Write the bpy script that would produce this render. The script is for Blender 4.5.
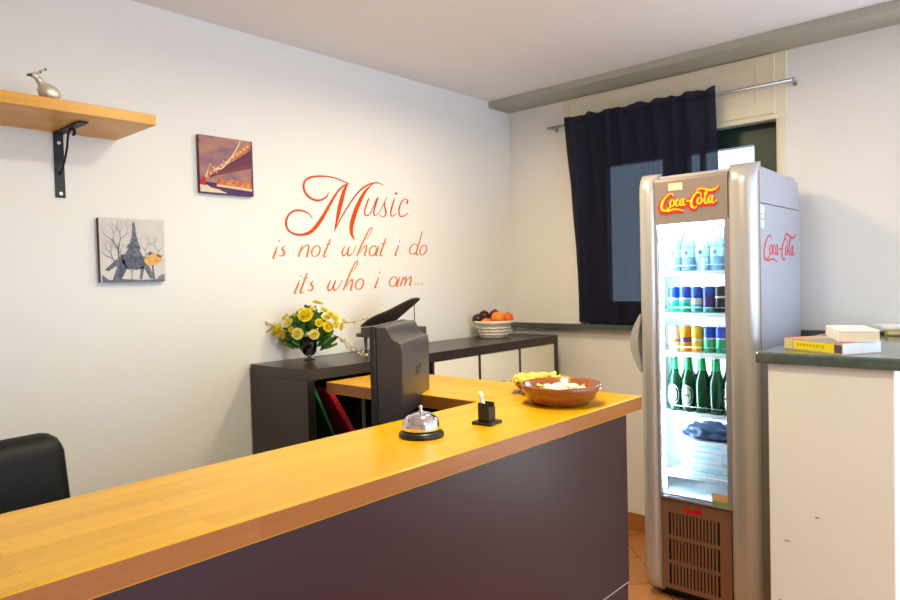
import bpy, bmesh, math, random

# tuning values for the light
EXPOSURE = 0.0
WORLD_STREET = (2.9, 3.8, 5.0)            # cool daylight from the street side
WORLD_SIDE = (2.4, 2.6, 2.6)              # daylight beyond the window wall
SHEER = 0.07
TUBE = 75.0
LIGHTS = [
    ('ceiling_and_fill_lamp', (-2.1, -1.5, 2.40), (-2.1, -1.499, 0), 19.5, (1.0, 0.94, 0.62), 0.2),
    ('ceiling_and_fill_lamp', (-1.15, -1.0, 2.40), (-1.15, -0.999, 0), 15.5, (1.0, 0.78, 0.46), 0.25),
    ('ceiling_and_fill_lamp', (-3.0, -3.4, 2.40), (-3.0, -3.399, 0), 20, (1.0, 0.88, 0.70), 0.25),  # added fill behind the camera, fitted to the wall tones
]
from mathutils import Vector, Matrix
random.seed(7)
PI = math.pi
scene = bpy.context.scene
for o in list(bpy.data.objects):
    bpy.data.objects.remove(o)
COL = scene.collection

# ------------------------------------------------------------------ camera
cam_d = bpy.data.cameras.new('camera')
cam = bpy.data.objects.new('camera', cam_d)
COL.objects.link(cam)
cam_d.sensor_width = 36.0
cam_d.lens = 679.0 / 900 * 36
cam_d.clip_start = 0.05
YAW, PIT, ROL = 0.7339, -0.0289, -0.0261
F = Vector((math.cos(PIT) * math.cos(YAW), math.cos(PIT) * math.sin(YAW), math.sin(PIT)))
r0 = F.cross(Vector((0, 0, 1))).normalized()
u0 = r0.cross(F)
RR = math.cos(ROL) * r0 + math.sin(ROL) * u0
UU = -math.sin(ROL) * r0 + math.cos(ROL) * u0
cam.matrix_world = Matrix(((RR.x, UU.x, -F.x, -3.5277), (RR.y, UU.y, -F.y, -2.6308), (RR.z, UU.z, -F.z, 1.4502), (0, 0, 0, 1)))
scene.camera = cam

# ------------------------------------------------------------------ world, exposure
scene.view_settings.view_transform = 'Standard'
scene.view_settings.look = 'None'
scene.view_settings.exposure = EXPOSURE
scene.view_settings.gamma = 1.0
scene.view_settings.use_curve_mapping = False
w = bpy.data.worlds.new('daylight')
scene.world = w
w.use_nodes = True
nt = w.node_tree
nt.nodes.clear()
out = nt.nodes.new('ShaderNodeOutputWorld')
bg = nt.nodes.new('ShaderNodeBackground')
tc = nt.nodes.new('ShaderNodeTexCoord')
sep = nt.nodes.new('ShaderNodeSeparateXYZ')
mr = nt.nodes.new('ShaderNodeMapRange')
mr.inputs[1].default_value = 0.35
mr.inputs[2].default_value = 0.65
mixw = nt.nodes.new('ShaderNodeMix')
mixw.data_type = 'RGBA'
mixw.inputs[6].default_value = WORLD_STREET + (1,)
mixw.inputs[7].default_value = WORLD_SIDE + (1,)
nt.links.new(tc.outputs['Generated'], sep.inputs[0])
nt.links.new(sep.outputs['X'], mr.inputs[0])
nt.links.new(mr.outputs[0], mixw.inputs[0])
nt.links.new(mixw.outputs[2], bg.inputs['Color'])
bg.inputs['Strength'].default_value = 1.0
nt.links.new(bg.outputs[0], out.inputs[0])


def area_light(name, loc, target, energy, col, size, shape='DISK', size_y=None, spread=PI):
    d = bpy.data.lights.new(name, 'AREA')
    d.energy = energy
    d.color = col
    d.shape = shape
    d.size = size
    if size_y:
        d.size_y = size_y
    d.spread = spread
    o = bpy.data.objects.new(name, d)
    COL.objects.link(o)
    o.location = loc
    o.rotation_euler = (Vector(target) - Vector(loc)).to_track_quat('-Z', 'Y').to_euler()
    return o


for a in LIGHTS:
    area_light(*a)


# ------------------------------------------------------------------ materials
def lin(c):
    return tuple(((x / 12.92) if x <= 0.04045 else ((x + 0.055) / 1.055) ** 2.4) for x in c)


def hexc(h):
    h = h.lstrip('#')
    return lin(tuple(int(h[i:i + 2], 16) / 255 for i in (0, 2, 4))) + (1.0,)


def mat(name, col, rough=0.5, metal=0.0, spec=0.5, var=0.0, vscale=8.0, bump=0.0, bscale=60.0, emit=None, es=0.0, coat=0.0, stretch=(1, 1, 1)):
    m = bpy.data.materials.new(name)
    m.use_nodes = True
    t = m.node_tree
    b = t.nodes['Principled BSDF']
    c = hexc(col)
    b.inputs['Base Color'].default_value = c
    b.inputs['Roughness'].default_value = rough
    b.inputs['Metallic'].default_value = metal
    b.inputs['Specular IOR Level'].default_value = spec
    b.inputs['Coat Weight'].default_value = coat
    b.inputs['Coat Roughness'].default_value = 0.15
    if emit:
        b.inputs['Emission Color'].default_value = hexc(emit)
        b.inputs['Emission Strength'].default_value = es
    if var or bump:
        tcn = t.nodes.new('ShaderNodeTexCoord')
        mp = t.nodes.new('ShaderNodeMapping')
        mp.inputs['Scale'].default_value = stretch
        t.links.new(tcn.outputs['Object'], mp.inputs[0])
    if var:
        n = t.nodes.new('ShaderNodeTexNoise')
        n.inputs['Scale'].default_value = vscale
        n.inputs['Detail'].default_value = 4
        mx = t.nodes.new('ShaderNodeMix')
        mx.data_type = 'RGBA'
        mx.inputs[6].default_value = tuple(x * (1 - var) for x in c[:3]) + (1,)
        mx.inputs[7].default_value = tuple(min(1, x * (1 + var)) for x in c[:3]) + (1,)
        t.links.new(mp.outputs[0], n.inputs['Vector'])
        t.links.new(n.outputs['Fac'], mx.inputs[0])
        t.links.new(mx.outputs[2], b.inputs['Base Color'])
    if bump:
        n2 = t.nodes.new('ShaderNodeTexNoise')
        n2.inputs['Scale'].default_value = bscale
        n2.inputs['Detail'].default_value = 3
        bp = t.nodes.new('ShaderNodeBump')
        bp.inputs['Strength'].default_value = bump
        bp.inputs['Distance'].default_value = 0.004
        t.links.new(mp.outputs[0], n2.inputs['Vector'])
        t.links.new(n2.outputs['Fac'], bp.inputs['Height'])
        t.links.new(bp.outputs[0], b.inputs['Normal'])
    return m


def wood(name, c1, c2, c3, rough=0.3, rot=0.0, bw=0.42, rh=0.042, coat=0.0):
    """butcher block: glued staves of slightly different tone plus stretched grain"""
    m = bpy.data.materials.new(name)
    m.use_nodes = True
    t = m.node_tree
    b = t.nodes['Principled BSDF']
    b.inputs['Roughness'].default_value = rough
    b.inputs['Coat Weight'].default_value = coat
    b.inputs['Coat Roughness'].default_value = 0.12
    b.inputs['Specular IOR Level'].default_value = 0.4
    tcn = t.nodes.new('ShaderNodeTexCoord')
    mp = t.nodes.new('ShaderNodeMapping')
    mp.inputs['Rotation'].default_value = (0, 0, rot)
    br = t.nodes.new('ShaderNodeTexBrick')
    br.inputs['Color1'].default_value = hexc(c1)
    br.inputs['Color2'].default_value = hexc(c2)
    br.inputs['Mortar'].default_value = hexc(c3)
    br.inputs['Scale'].default_value = 1.0
    br.inputs['Mortar Size'].default_value = 0.0004
    br.inputs['Brick Width'].default_value = bw
    br.inputs['Row Height'].default_value = rh
    br.offset = 0.37
    br.inputs['Bias'].default_value = -0.1
    mp2 = t.nodes.new('ShaderNodeMapping')
    mp2.inputs['Rotation'].default_value = (0, 0, rot)
    mp2.inputs['Scale'].default_value = (3, 60, 60)
    n = t.nodes.new('ShaderNodeTexNoise')
    n.inputs['Scale'].default_value = 1.0
    n.inputs['Detail'].default_value = 5
    mx = t.nodes.new('ShaderNodeMix')
    mx.data_type = 'RGBA'
    mx.blend_type = 'MULTIPLY'
    mx.inputs[0].default_value = 1.0
    rp = t.nodes.new('ShaderNodeMapRange')
    rp.inputs[3].default_value = 0.8
    rp.inputs[4].default_value = 1.12
    t.links.new(tcn.outputs['Object'], mp.inputs[0])
    t.links.new(tcn.outputs['Object'], mp2.inputs[0])
    t.links.new(mp.outputs[0], br.inputs['Vector'])
    t.links.new(mp2.outputs[0], n.inputs['Vector'])
    t.links.new(n.outputs['Fac'], rp.inputs[0])
    t.links.new(br.outputs['Color'], mx.inputs[6])
    t.links.new(rp.outputs[0], mx.inputs[7])
    t.links.new(mx.outputs[2], b.inputs['Base Color'])
    return m


def tile_mat():
    m = bpy.data.materials.new('terracotta_tiles')
    m.use_nodes = True
    t = m.node_tree
    b = t.nodes['Principled BSDF']
    b.inputs['Roughness'].default_value = 0.35
    tcn = t.nodes.new('ShaderNodeTexCoord')
    mp = t.nodes.new('ShaderNodeMapping')
    mp.inputs['Rotation'].default_value = (0, 0, PI / 4)
    mp.inputs['Location'].default_value = (0.12, 0.05, 0)
    br = t.nodes.new('ShaderNodeTexBrick')
    br.offset = 0
    br.inputs['Color1'].default_value = hexc('#c4834a')
    br.inputs['Color2'].default_value = hexc('#b5763f')
    br.inputs['Mortar'].default_value = hexc('#7a5533')
    br.inputs['Scale'].default_value = 1
    br.inputs['Mortar Size'].default_value = 0.004
    br.inputs['Brick Width'].default_value = 0.3
    br.inputs['Row Height'].default_value = 0.3
    t.links.new(tcn.outputs['Object'], mp.inputs[0])
    t.links.new(mp.outputs[0], br.inputs['Vector'])
    t.links.new(br.outputs['Color'], b.inputs['Base Color'])
    return m


def glass(name, tint='#ffffff', gloss=0.08, rough=0.03, opac=0.0, opcol='#ffffff'):
    """thin clear sheet: see-through with a faint mirror"""
    m = bpy.data.materials.new(name)
    m.use_nodes = True
    t = m.node_tree
    t.nodes.clear()
    o = t.nodes.new('ShaderNodeOutputMaterial')
    tr = t.nodes.new('ShaderNodeBsdfTransparent')
    tr.inputs[0].default_value = hexc(tint)
    gl = t.nodes.new('ShaderNodeBsdfGlossy')
    gl.inputs['Roughness'].default_value = rough
    mx = t.nodes.new('ShaderNodeMixShader')
    fr = t.nodes.new('ShaderNodeFresnel')
    fr.inputs[0].default_value = 1.3 + gloss
    t.links.new(fr.outputs[0], mx.inputs[0])
    t.links.new(tr.outputs[0], mx.inputs[1])
    t.links.new(gl.outputs[0], mx.inputs[2])
    last = mx
    if opac:
        df = t.nodes.new('ShaderNodeBsdfDiffuse')
        df.inputs[0].default_value = hexc(opcol)
        m2 = t.nodes.new('ShaderNodeMixShader')
        m2.inputs[0].default_value = opac
        t.links.new(mx.outputs[0], m2.inputs[1])
        t.links.new(df.outputs[0], m2.inputs[2])
        last = m2
    t.links.new(last.outputs[0], o.inputs[0])
    return m


M = {
    'top_edge': wood('counter_edge', '#a6662e', '#9c5c24', '#844a1a', 0.26, bw=0.5, rh=2.0),
    'book_cover': mat('pale_cover', '#c4ae9c', 0.45),
    'spine_ink': mat('spine_ink', '#c8ad1c', 0.5),
    'spine_cream': mat('spine_cream', '#d6c98e', 0.5),
    'door_trim': mat('door_trim', '#a09aa2', 0.35, metal=0.3),
    'wall': mat('wall_paint', '#efece6', 0.6, spec=0.25, bump=0.12, bscale=90, var=0.012, vscale=1.5),
    'ceiling': mat('ceiling_paint', '#f7f6f7', 0.8, spec=0.2),
    'beam': mat('beam_paint', '#b2b2a4', 0.7, spec=0.2, var=0.03),
    'tile': tile_mat(),
    'skirting': mat('terracotta_skirting', '#b0703a', 0.35, var=0.15, vscale=5),
    'cream': mat('cream_paint', '#ebe0c4', 0.5, var=0.02),
    'green_frame': mat('dark_green_paint', '#12352f', 0.4),
    'marble': mat('dark_green_marble', '#4a5850', 0.12, spec=0.7, var=0.5, vscale=45),
    'plaster': mat('half_wall_paint', '#ece5d6', 0.7, spec=0.2, bump=0.06, bscale=50, var=0.02, vscale=6),
    'mark': mat('scuff_mark', '#9c9184', 0.8),
    'top': wood('counter_block', '#e6ae00', '#d79e00', '#bb8200', 0.32),
    'top_return': wood('return_block', '#e6ae00', '#d79e00', '#bb8200', 0.32, rot=PI / 2),
    'shelfwood': wood('shelf_block', '#eaaa3c', '#dd9c32', '#c48626', 0.35),
    'laminate': mat('dark_laminate', '#2e101e', 0.27, spec=0.5, var=0.12, vscale=3, stretch=(1, 1, 6), bump=0.05, bscale=150),
    'seam': mat('seam_highlight', '#a9a0ab', 0.4),  # pale tone is the seam's highlight, put into its colour
    'blackbrown': mat('black_brown_veneer', '#2a2122', 0.3, spec=0.55, var=0.1, vscale=4, stretch=(1, 8, 1)),
    'dooroff': mat('cream_door_lacquer', '#efe7cf', 0.4),
    'steel': mat('brushed_steel', '#b9b5b0', 0.3, metal=1.0),
    'chrome': mat('chrome', '#e6e2e4', 0.08, metal=1.0),
    'black': mat('black_plastic', '#131212', 0.35),
    'blackmetal': mat('black_iron', '#1a1a20', 0.5, spec=0.4),
    'leather': mat('black_leather', '#0c0b0c', 0.55, spec=0.3, bump=0.2, bscale=180),
    'monitor': mat('charcoal_plastic', '#2b2628', 0.4, spec=0.6),
    'monitor_back': mat('grey_plastic_back', '#403b3c', 0.36, spec=0.6),
    'screen': mat('dark_screen', '#0a0b0e', 0.15),
    'logo_grey': mat('dull_logo', '#1d1617', 0.4),
    'orange_vinyl': mat('orange_vinyl', '#d24c00', 0.6, spec=0.15),
    'orange_vinyl2': mat('faded_orange_vinyl', '#d88048', 0.6, spec=0.15),
    'fridge': mat('silver_lacquer', '#c6c2be', 0.3, metal=0.45, spec=0.5),
    'fridge_side': mat('silver_side_panel', '#babac2', 0.42, metal=0.25, spec=0.4),
    'header': mat('header_panel', '#9a8c85', 0.35, metal=0.25),
    'grille': mat('grille_plastic', '#86604a', 0.4, metal=0.1),  # brown holds the reflected floor; the plastic itself is dark silver
    'dark': mat('dark_recess', '#0b0a0a', 0.8),
    'liner': mat('fridge_liner', '#f4f8fa', 0.5),
    'tube': mat('cool_white_tube', '#ffffff', 0.5, emit='#d4ebff', es=TUBE),
    'wire': mat('white_wire', '#e9eef0', 0.4),
    'sign_red': mat('sign_red', '#e01a10', 0.4, emit='#ff1a08', es=0.35),
    'sign_yellow': mat('sign_yellow', '#ffb020', 0.4, emit='#ffa010', es=0.8),
    'red_print': mat('red_print', '#d8404a', 0.45),
    'red_logo': mat('red_logo', '#d8120f', 0.4),
    'paper': mat('white_paper', '#efeeea', 0.7),
    'paper_cream': mat('cream_paper', '#e6d7b4', 0.75, var=0.05, vscale=60),
    'lightgrey': mat('pale_grey_print', '#c9c9cc', 0.6),
    'doorglass': glass('door_glass', '#f6fbfb'),
    'winglass': glass('window_glass', '#eef6f8'),
    'clear': glass('clear_glass', '#eef2f0', gloss=0.2),
    'pet': glass('clear_bottle', '#bfe4f2', gloss=0.1, opac=0.22, opcol='#dff4ff'),
    'water_label': mat('pale_blue_label', '#bfe6f5', 0.5),
    'blue_dot': mat('blue_emblem', '#2a5fae', 0.5),
    'capblue': mat('pale_cap', '#e6f3f8', 0.5),
    'canblue': mat('can_blue', '#1546b8', 0.3, metal=0.2),
    'cangreen': mat('can_green', '#22b98a', 0.3, metal=0.2),
    'canteal': mat('can_teal', '#4ac9c9', 0.3, metal=0.2),
    'canwhite': mat('can_white', '#e6f0f0', 0.3, metal=0.2),
    'canorange': mat('can_orange', '#f0920e', 0.3, metal=0.2),
    'canyellow': mat('can_yellow', '#f5bf2a', 0.3, metal=0.2),
    'canpurple': mat('can_purple', '#4a3a7c', 0.3, metal=0.2),
    'canblack': mat('can_black', '#1b1a22', 0.3, metal=0.2),
    'canred': mat('can_red', '#c41f2c', 0.3, metal=0.2),
    'canlid': mat('can_lid', '#c8cacc', 0.25, metal=1.0),
    'beer': mat('green_bottle_glass', '#0a4628', 0.12, spec=0.7),
    'beerneck': mat('green_foil', '#2fae5e', 0.3, metal=0.2),
    'beerlabel': mat('beer_label', '#e9f2ec', 0.5),
    'beerlabel2': mat('beer_label_green', '#3c8a68', 0.5),
    'bag': mat('dark_blue_bag', '#3a4c70', 0.35, spec=0.6, var=0.4, vscale=30),
    'box_white': mat('white_carton', '#eef2f4', 0.6),
    'card_orange': mat('card_orange', '#d9a982', 0.5),
    'card_green': mat('card_green', '#7fa04a', 0.5),
    'curtain': None,
    'rose': mat('yellow_petal', '#f4de2a', 0.5, var=0.12, vscale=40),
    'rose_pale': mat('pale_yellow_petal', '#f3ea7a', 0.5, var=0.1, vscale=40),
    'centre': mat('yellow_stamen', '#e6b81e', 0.6),
    'leaf': mat('green_leaf', '#5c8f2c', 0.45, var=0.35, vscale=25),
    'leaf_dark': mat('dark_green_leaf', '#2c5a20', 0.45, var=0.3, vscale=25),
    'twig': mat('dry_twig', '#a8906c', 0.7),
    'bud': mat('pale_bud', '#d9c9a0', 0.6),
    'vaseglass': glass('smoky_vase_glass', '#c2c6c4', gloss=0.25),
    'stem_water': mat('vase_stems', '#1f2a22', 0.4),
    'piano': mat('piano_black', '#4a443e', 0.5, spec=0.5),
    'piano_in': mat('piano_bronze', '#6b3f28', 0.4, metal=0.4),
    'ivory': mat('ivory_keys', '#e6dcc4', 0.4),
    'wicker': mat('white_wicker', '#e9dfcb', 0.7, var=0.1, vscale=80, bump=0.8, bscale=140),
    'orange': mat('orange_peel', '#f58a10', 0.42, bump=0.25, bscale=300, var=0.06),
    'orange2': mat('mandarin_peel', '#e8660f', 0.42, bump=0.25, bscale=300, var=0.06),
    'plum': mat('dark_plum', '#3a1119', 0.25, var=0.4, vscale=20),
    'apple_red': mat('dark_red_skin', '#6e1e18', 0.28, var=0.3, vscale=20),
    'stalk': mat('stalk_brown', '#4a3a1e', 0.7),
    'bowlwood': wood('bowl_wood', '#9a5622', '#88481a', '#703a14', 0.22, bw=0.6, rh=0.05, coat=0.4),
    'sweet_white': mat('white_wrapper', '#f4eedd', 0.25, spec=0.7, var=0.06, vscale=60, bump=0.4, bscale=120),
    'sweet_gold': mat('gold_wrapper', '#f2d98a', 0.25, spec=0.7, var=0.1, vscale=60),
    'sweet_yellow': mat('yellow_wrapper', '#ebcb48', 0.35, spec=0.6, var=0.12, vscale=60, bump=0.4, bscale=120),
    'green_binder': mat('green_binder', '#12923c', 0.4),
    'red_binder': mat('red_binder', '#e01a4a', 0.4),
    'book_yellow': mat('yellow_cover', '#f2dc14', 0.4),
    'book_red': mat('red_print_patch', '#c5483c', 0.45),
    'book_grey': mat('grey_blue_cover', '#8a8f9c', 0.4),
    'book_orange': mat('orange_patch', '#d98a5c', 0.45),
    'book_dark': mat('dark_spine', '#5c4a5a', 0.45),
    'silver': mat('champagne_silver', '#d9d2bc', 0.38, metal=0.6),
    'darkeye': mat('dark_tip', '#4a4640', 0.4),
}


def curtain_mat():
    m = bpy.data.materials.new('navy_voile')
    m.use_nodes = True
    t = m.node_tree
    b = t.nodes['Principled BSDF']
    b.inputs['Base Color'].default_value = hexc('#1c1d30')
    b.inputs['Roughness'].default_value = 0.85
    b.inputs['Specular IOR Level'].default_value = 0.15
    tr = t.nodes.new('ShaderNodeBsdfTransparent')
    tr.inputs[0].default_value = hexc('#c9d3ee')
    mx = t.nodes.new('ShaderNodeMixShader')
    mx.inputs[0].default_value = SHEER
    o = t.nodes['Material Output']
    t.links.new(b.outputs[0], mx.inputs[1])
    t.links.new(tr.outputs[0], mx.inputs[2])
    t.links.new(mx.outputs[0], o.inputs[0])
    return m


M['curtain'] = curtain_mat()
M['packet'] = mat('olive_packet', '#b3a04a', 0.5)
M['wallet'] = mat('brown_leather', '#4a3430', 0.5)


# ------------------------------------------------------------------ mesh helpers
def nb():
    return bmesh.new()


def box(bm, x0, x1, y0, y1, z0, z1, mi=0, bev=0.0, seg=2):
    vs = [bm.verts.new(p) for p in ((x0, y0, z0), (x1, y0, z0), (x1, y1, z0), (x0, y1, z0), (x0, y0, z1), (x1, y0, z1), (x1, y1, z1), (x0, y1, z1))]
    fs = [bm.faces.new([vs[i] for i in q]) for q in ((0, 3, 2, 1), (4, 5, 6, 7), (0, 1, 5, 4), (1, 2, 6, 5), (2, 3, 7, 6), (3, 0, 4, 7))]
    for f in fs:
        f.material_index = mi
    if bev:
        es = list({e for f in fs for e in f.edges})
        r = bmesh.ops.bevel(bm, geom=es, offset=bev, segments=seg, affect='EDGES', profile=0.5)
        for f in r['faces']:
            f.material_index = mi
    return vs


def obox(bm, c, ex, ey, ez, mi=0, bev=0.0):
    """box given by centre and three half-axis vectors"""
    c, ex, ey, ez = map(Vector, (c, ex, ey, ez))
    sg = ((-1, -1, -1), (1, -1, -1), (1, 1, -1), (-1, 1, -1), (-1, -1, 1), (1, -1, 1), (1, 1, 1), (-1, 1, 1))
    vs = [bm.verts.new(c + a * ex + b * ey + d * ez) for a, b, d in sg]
    fs = [bm.faces.new([vs[i] for i in q]) for q in ((0, 3, 2, 1), (4, 5, 6, 7), (0, 1, 5, 4), (1, 2, 6, 5), (2, 3, 7, 6), (3, 0, 4, 7))]
    for f in fs:
        f.material_index = mi
    if bev:
        r = bmesh.ops.bevel(bm, geom=list({e for f in fs for e in f.edges}), offset=bev, segments=2, affect='EDGES', profile=0.5)
        for f in r['faces']:
            f.material_index = mi


def lathe(bm, prof, seg=24, c=(0, 0, 0), mis=None, caps=True, sx=1.0, sy=1.0):
    """prof: (radius, z) pairs from bottom to top"""
    rings = []
    for r, z in prof:
        if r < 1e-6:
            rings.append([bm.verts.new((c[0], c[1], c[2] + z))])
        else:
            rings.append([bm.verts.new((c[0] + sx * r * math.cos(2 * PI * i / seg), c[1] + sy * r * math.sin(2 * PI * i / seg), c[2] + z)) for i in range(seg)])
    for k in range(len(rings) - 1):
        a, b = rings[k], rings[k + 1]
        for i in range(seg):
            j = (i + 1) % seg
            if len(a) == 1 and len(b) == 1:
                continue
            if len(a) == 1:
                f = bm.faces.new((a[0], b[j], b[i]))
            elif len(b) == 1:
                f = bm.faces.new((a[i], a[j], b[0]))
            else:
                f = bm.faces.new((a[i], a[j], b[j], b[i]))
            f.material_index = mis[k] if mis else 0
            f.smooth = True
    if caps:
        if len(rings[0]) > 1:
            f = bm.faces.new(list(reversed(rings[0])))
            f.material_index = mis[0] if mis else 0
        if len(rings[-1]) > 1:
            f = bm.faces.new(rings[-1])
            f.material_index = mis[-1] if mis else 0


def tube(bm, pts, r, seg=8, mi=0):
    pts = [Vector(p) for p in pts]
    rs = r if isinstance(r, (list, tuple)) else [r] * len(pts)
    rings = []
    up = None
    for i, p in enumerate(pts):
        d = (pts[min(i + 1, len(pts) - 1)] - pts[max(i - 1, 0)]).normalized()
        if up is None:
            a = Vector((0, 0, 1)) if abs(d.z) < 0.9 else Vector((1, 0, 0))
            up = d.cross(a).normalized()
        else:
            up = (up - d * up.dot(d)).normalized()
        v = d.cross(up)
        rings.append([bm.verts.new(p + rs[i] * (math.cos(2 * PI * k / seg) * up + math.sin(2 * PI * k / seg) * v)) for k in range(seg)])
    for a, b in zip(rings, rings[1:]):
        for k in range(seg):
            j = (k + 1) % seg
            f = bm.faces.new((a[k], a[j], b[j], b[k]))
            f.smooth = True
            f.material_index = mi
    for q in (list(reversed(rings[0])), rings[-1]):
        f = bm.faces.new(q)
        f.material_index = mi


def prism(bm, pts, O, U, V, N, n0, n1, mi=0, side=None, smooth=False):
    """polygon (u, v) in the plane O,U,V, extruded along N from n0 to n1"""
    O, U, V, N = map(Vector, (O, U, V, N))
    a = [bm.verts.new(O + p[0] * U + p[1] * V + n0 * N) for p in pts]
    b = [bm.verts.new(O + p[0] * U + p[1] * V + n1 * N) for p in pts]
    fa = bm.faces.new(a)
    fb = bm.faces.new(list(reversed(b)))
    fa.material_index = fb.material_index = mi
    for i in range(len(pts)):
        j = (i + 1) % len(pts)
        f = bm.faces.new((a[j], a[i], b[i], b[j]))
        f.material_index = mi if side is None else side
        f.smooth = smooth


def ball(bm, c, r, sx=1, sy=1, sz=1, seg=16, mi=0, jit=0.0, rot=None):
    ret = bmesh.ops.create_uvsphere(bm, u_segments=seg, v_segments=max(6, seg * 2 // 3), radius=r)
    R = rot or Matrix.Identity(3)
    for v in ret['verts']:
        p = Vector((v.co.x * sx, v.co.y * sy, v.co.z * sz))
        if jit:
            p *= 1 + random.uniform(-jit, jit)
        v.co = R @ p + Vector(c)
    for f in {f for v in ret['verts'] for f in v.link_faces}:
        f.material_index = mi
        f.smooth = True


def cr(pts, n=5):
    """Catmull-Rom resample of tuples"""
    if len(pts) < 3:
        n = 1
    o = []
    P = [pts[0]] + list(pts) + [pts[-1]]
    for i in range(1, len(P) - 2):
        p0, p1, p2, p3 = P[i - 1:i + 3]
        for k in range(n):
            t = k / n
            o.append(tuple(0.5 * (2 * b + (c - a) * t + (2 * a - 5 * b + 4 * c - d) * t * t + (3 * b - a - 3 * c + d) * t ** 3) for a, b, c, d in zip(p0, p1, p2, p3)))
    o.append(tuple(pts[-1]))
    return o


def ribbon(bm, stroke, O, U, V, N, n0, n1, mi=0, wmul=1.0, wadd=0.0):
    """brush stroke (u, v, width) laid flat in a plane, n0..n1 thick"""
    O, U, V, N = map(Vector, (O, U, V, N))
    s = cr(stroke)
    rows = []
    for i, (u, v, wd) in enumerate(s):
        a = s[max(0, i - 1)]
        b = s[min(len(s) - 1, i + 1)]
        dx, dy = b[0] - a[0], b[1] - a[1]
        L = math.hypot(dx, dy) or 1
        h = max(0.0004, wd * wmul + wadd) / 2
        px, py = -dy / L * h, dx / L * h
        P = lambda q, n: bm.verts.new(O + q[0] * U + q[1] * V + n * N)
        rows.append((P((u + px, v + py), n0), P((u - px, v - py), n0), P((u + px, v + py), n1), P((u - px, v - py), n1)))
    for a, b in zip(rows, rows[1:]):
        for q in ((a[2], a[3], b[3], b[2]), (a[0], a[2], b[2], b[0]), (a[3], a[1], b[1], b[3])):
            f = bm.faces.new(q)
            f.material_index = mi
    for q in ((rows[0][0], rows[0][1], rows[0][3], rows[0][2]), (rows[-1][1], rows[-1][0], rows[-1][2], rows[-1][3])):
        f = bm.faces.new(q)
        f.material_index = mi


def obj(name, bm, mats, parent=None, smooth=False, world=True, fix=True):
    """link a bmesh as ONE mesh object; world=True means the coordinates are world ones"""
    if fix:
        bmesh.ops.recalc_face_normals(bm, faces=bm.faces)
    if parent is not None and world:
        inv = parent['_m'] if False else PM[parent.name].inverted()
        bmesh.ops.transform(bm, matrix=inv, verts=bm.verts)
    me = bpy.data.meshes.new(name)
    bm.to_mesh(me)
    bm.free()
    if not isinstance(mats, (list, tuple)):
        mats = [mats]
    for m in mats:
        me.materials.append(M[m] if isinstance(m, str) else m)
    if smooth:
        for p in me.polygons:
            p.use_smooth = True
    o = bpy.data.objects.new(name, me)
    COL.objects.link(o)
    PM[o.name] = Matrix.Identity(4)
    if parent is not None:
        o.parent = parent
        PM[o.name] = PM[parent.name].copy()
    return o


PM = {}


def thing(name, label, cat, loc=(0, 0, 0), rz=0.0, group=None):
    o = bpy.data.objects.new(name, None)
    o.empty_display_size = 0.1
    COL.objects.link(o)
    o.location = loc
    o.rotation_euler = (0, 0, rz)
    PM[o.name] = Matrix.Translation(loc) @ Matrix.Rotation(rz, 4, 'Z')
    return tag(o, label, cat, group)


def tag(o, label, cat, group=None):
    o['label'] = label
    o['category'] = cat
    if group:
        o['group'] = group
    return o


def struct(name, bm, m, parent=None, label=None):
    o = obj(name, bm, m, parent)
    if parent is None:
        o['kind'] = 'structure'
    if label:
        o['label'] = label
        o['category'] = name.split('_')[0]
    return o


def dup(root, loc, rz=0.0, label=None, group=None, swap=None):
    r = root.copy()
    COL.objects.link(r)
    r.location = loc
    r.rotation_euler = (0, 0, rz)
    if label:
        r['label'] = label
    if group:
        r['group'] = group
    for ch in list(root.children):
        c = ch.copy()
        COL.objects.link(c)
        c.parent = r
        for g in list(ch.children):
            e = g.copy()
            COL.objects.link(e)
            e.parent = c
    return r


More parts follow.
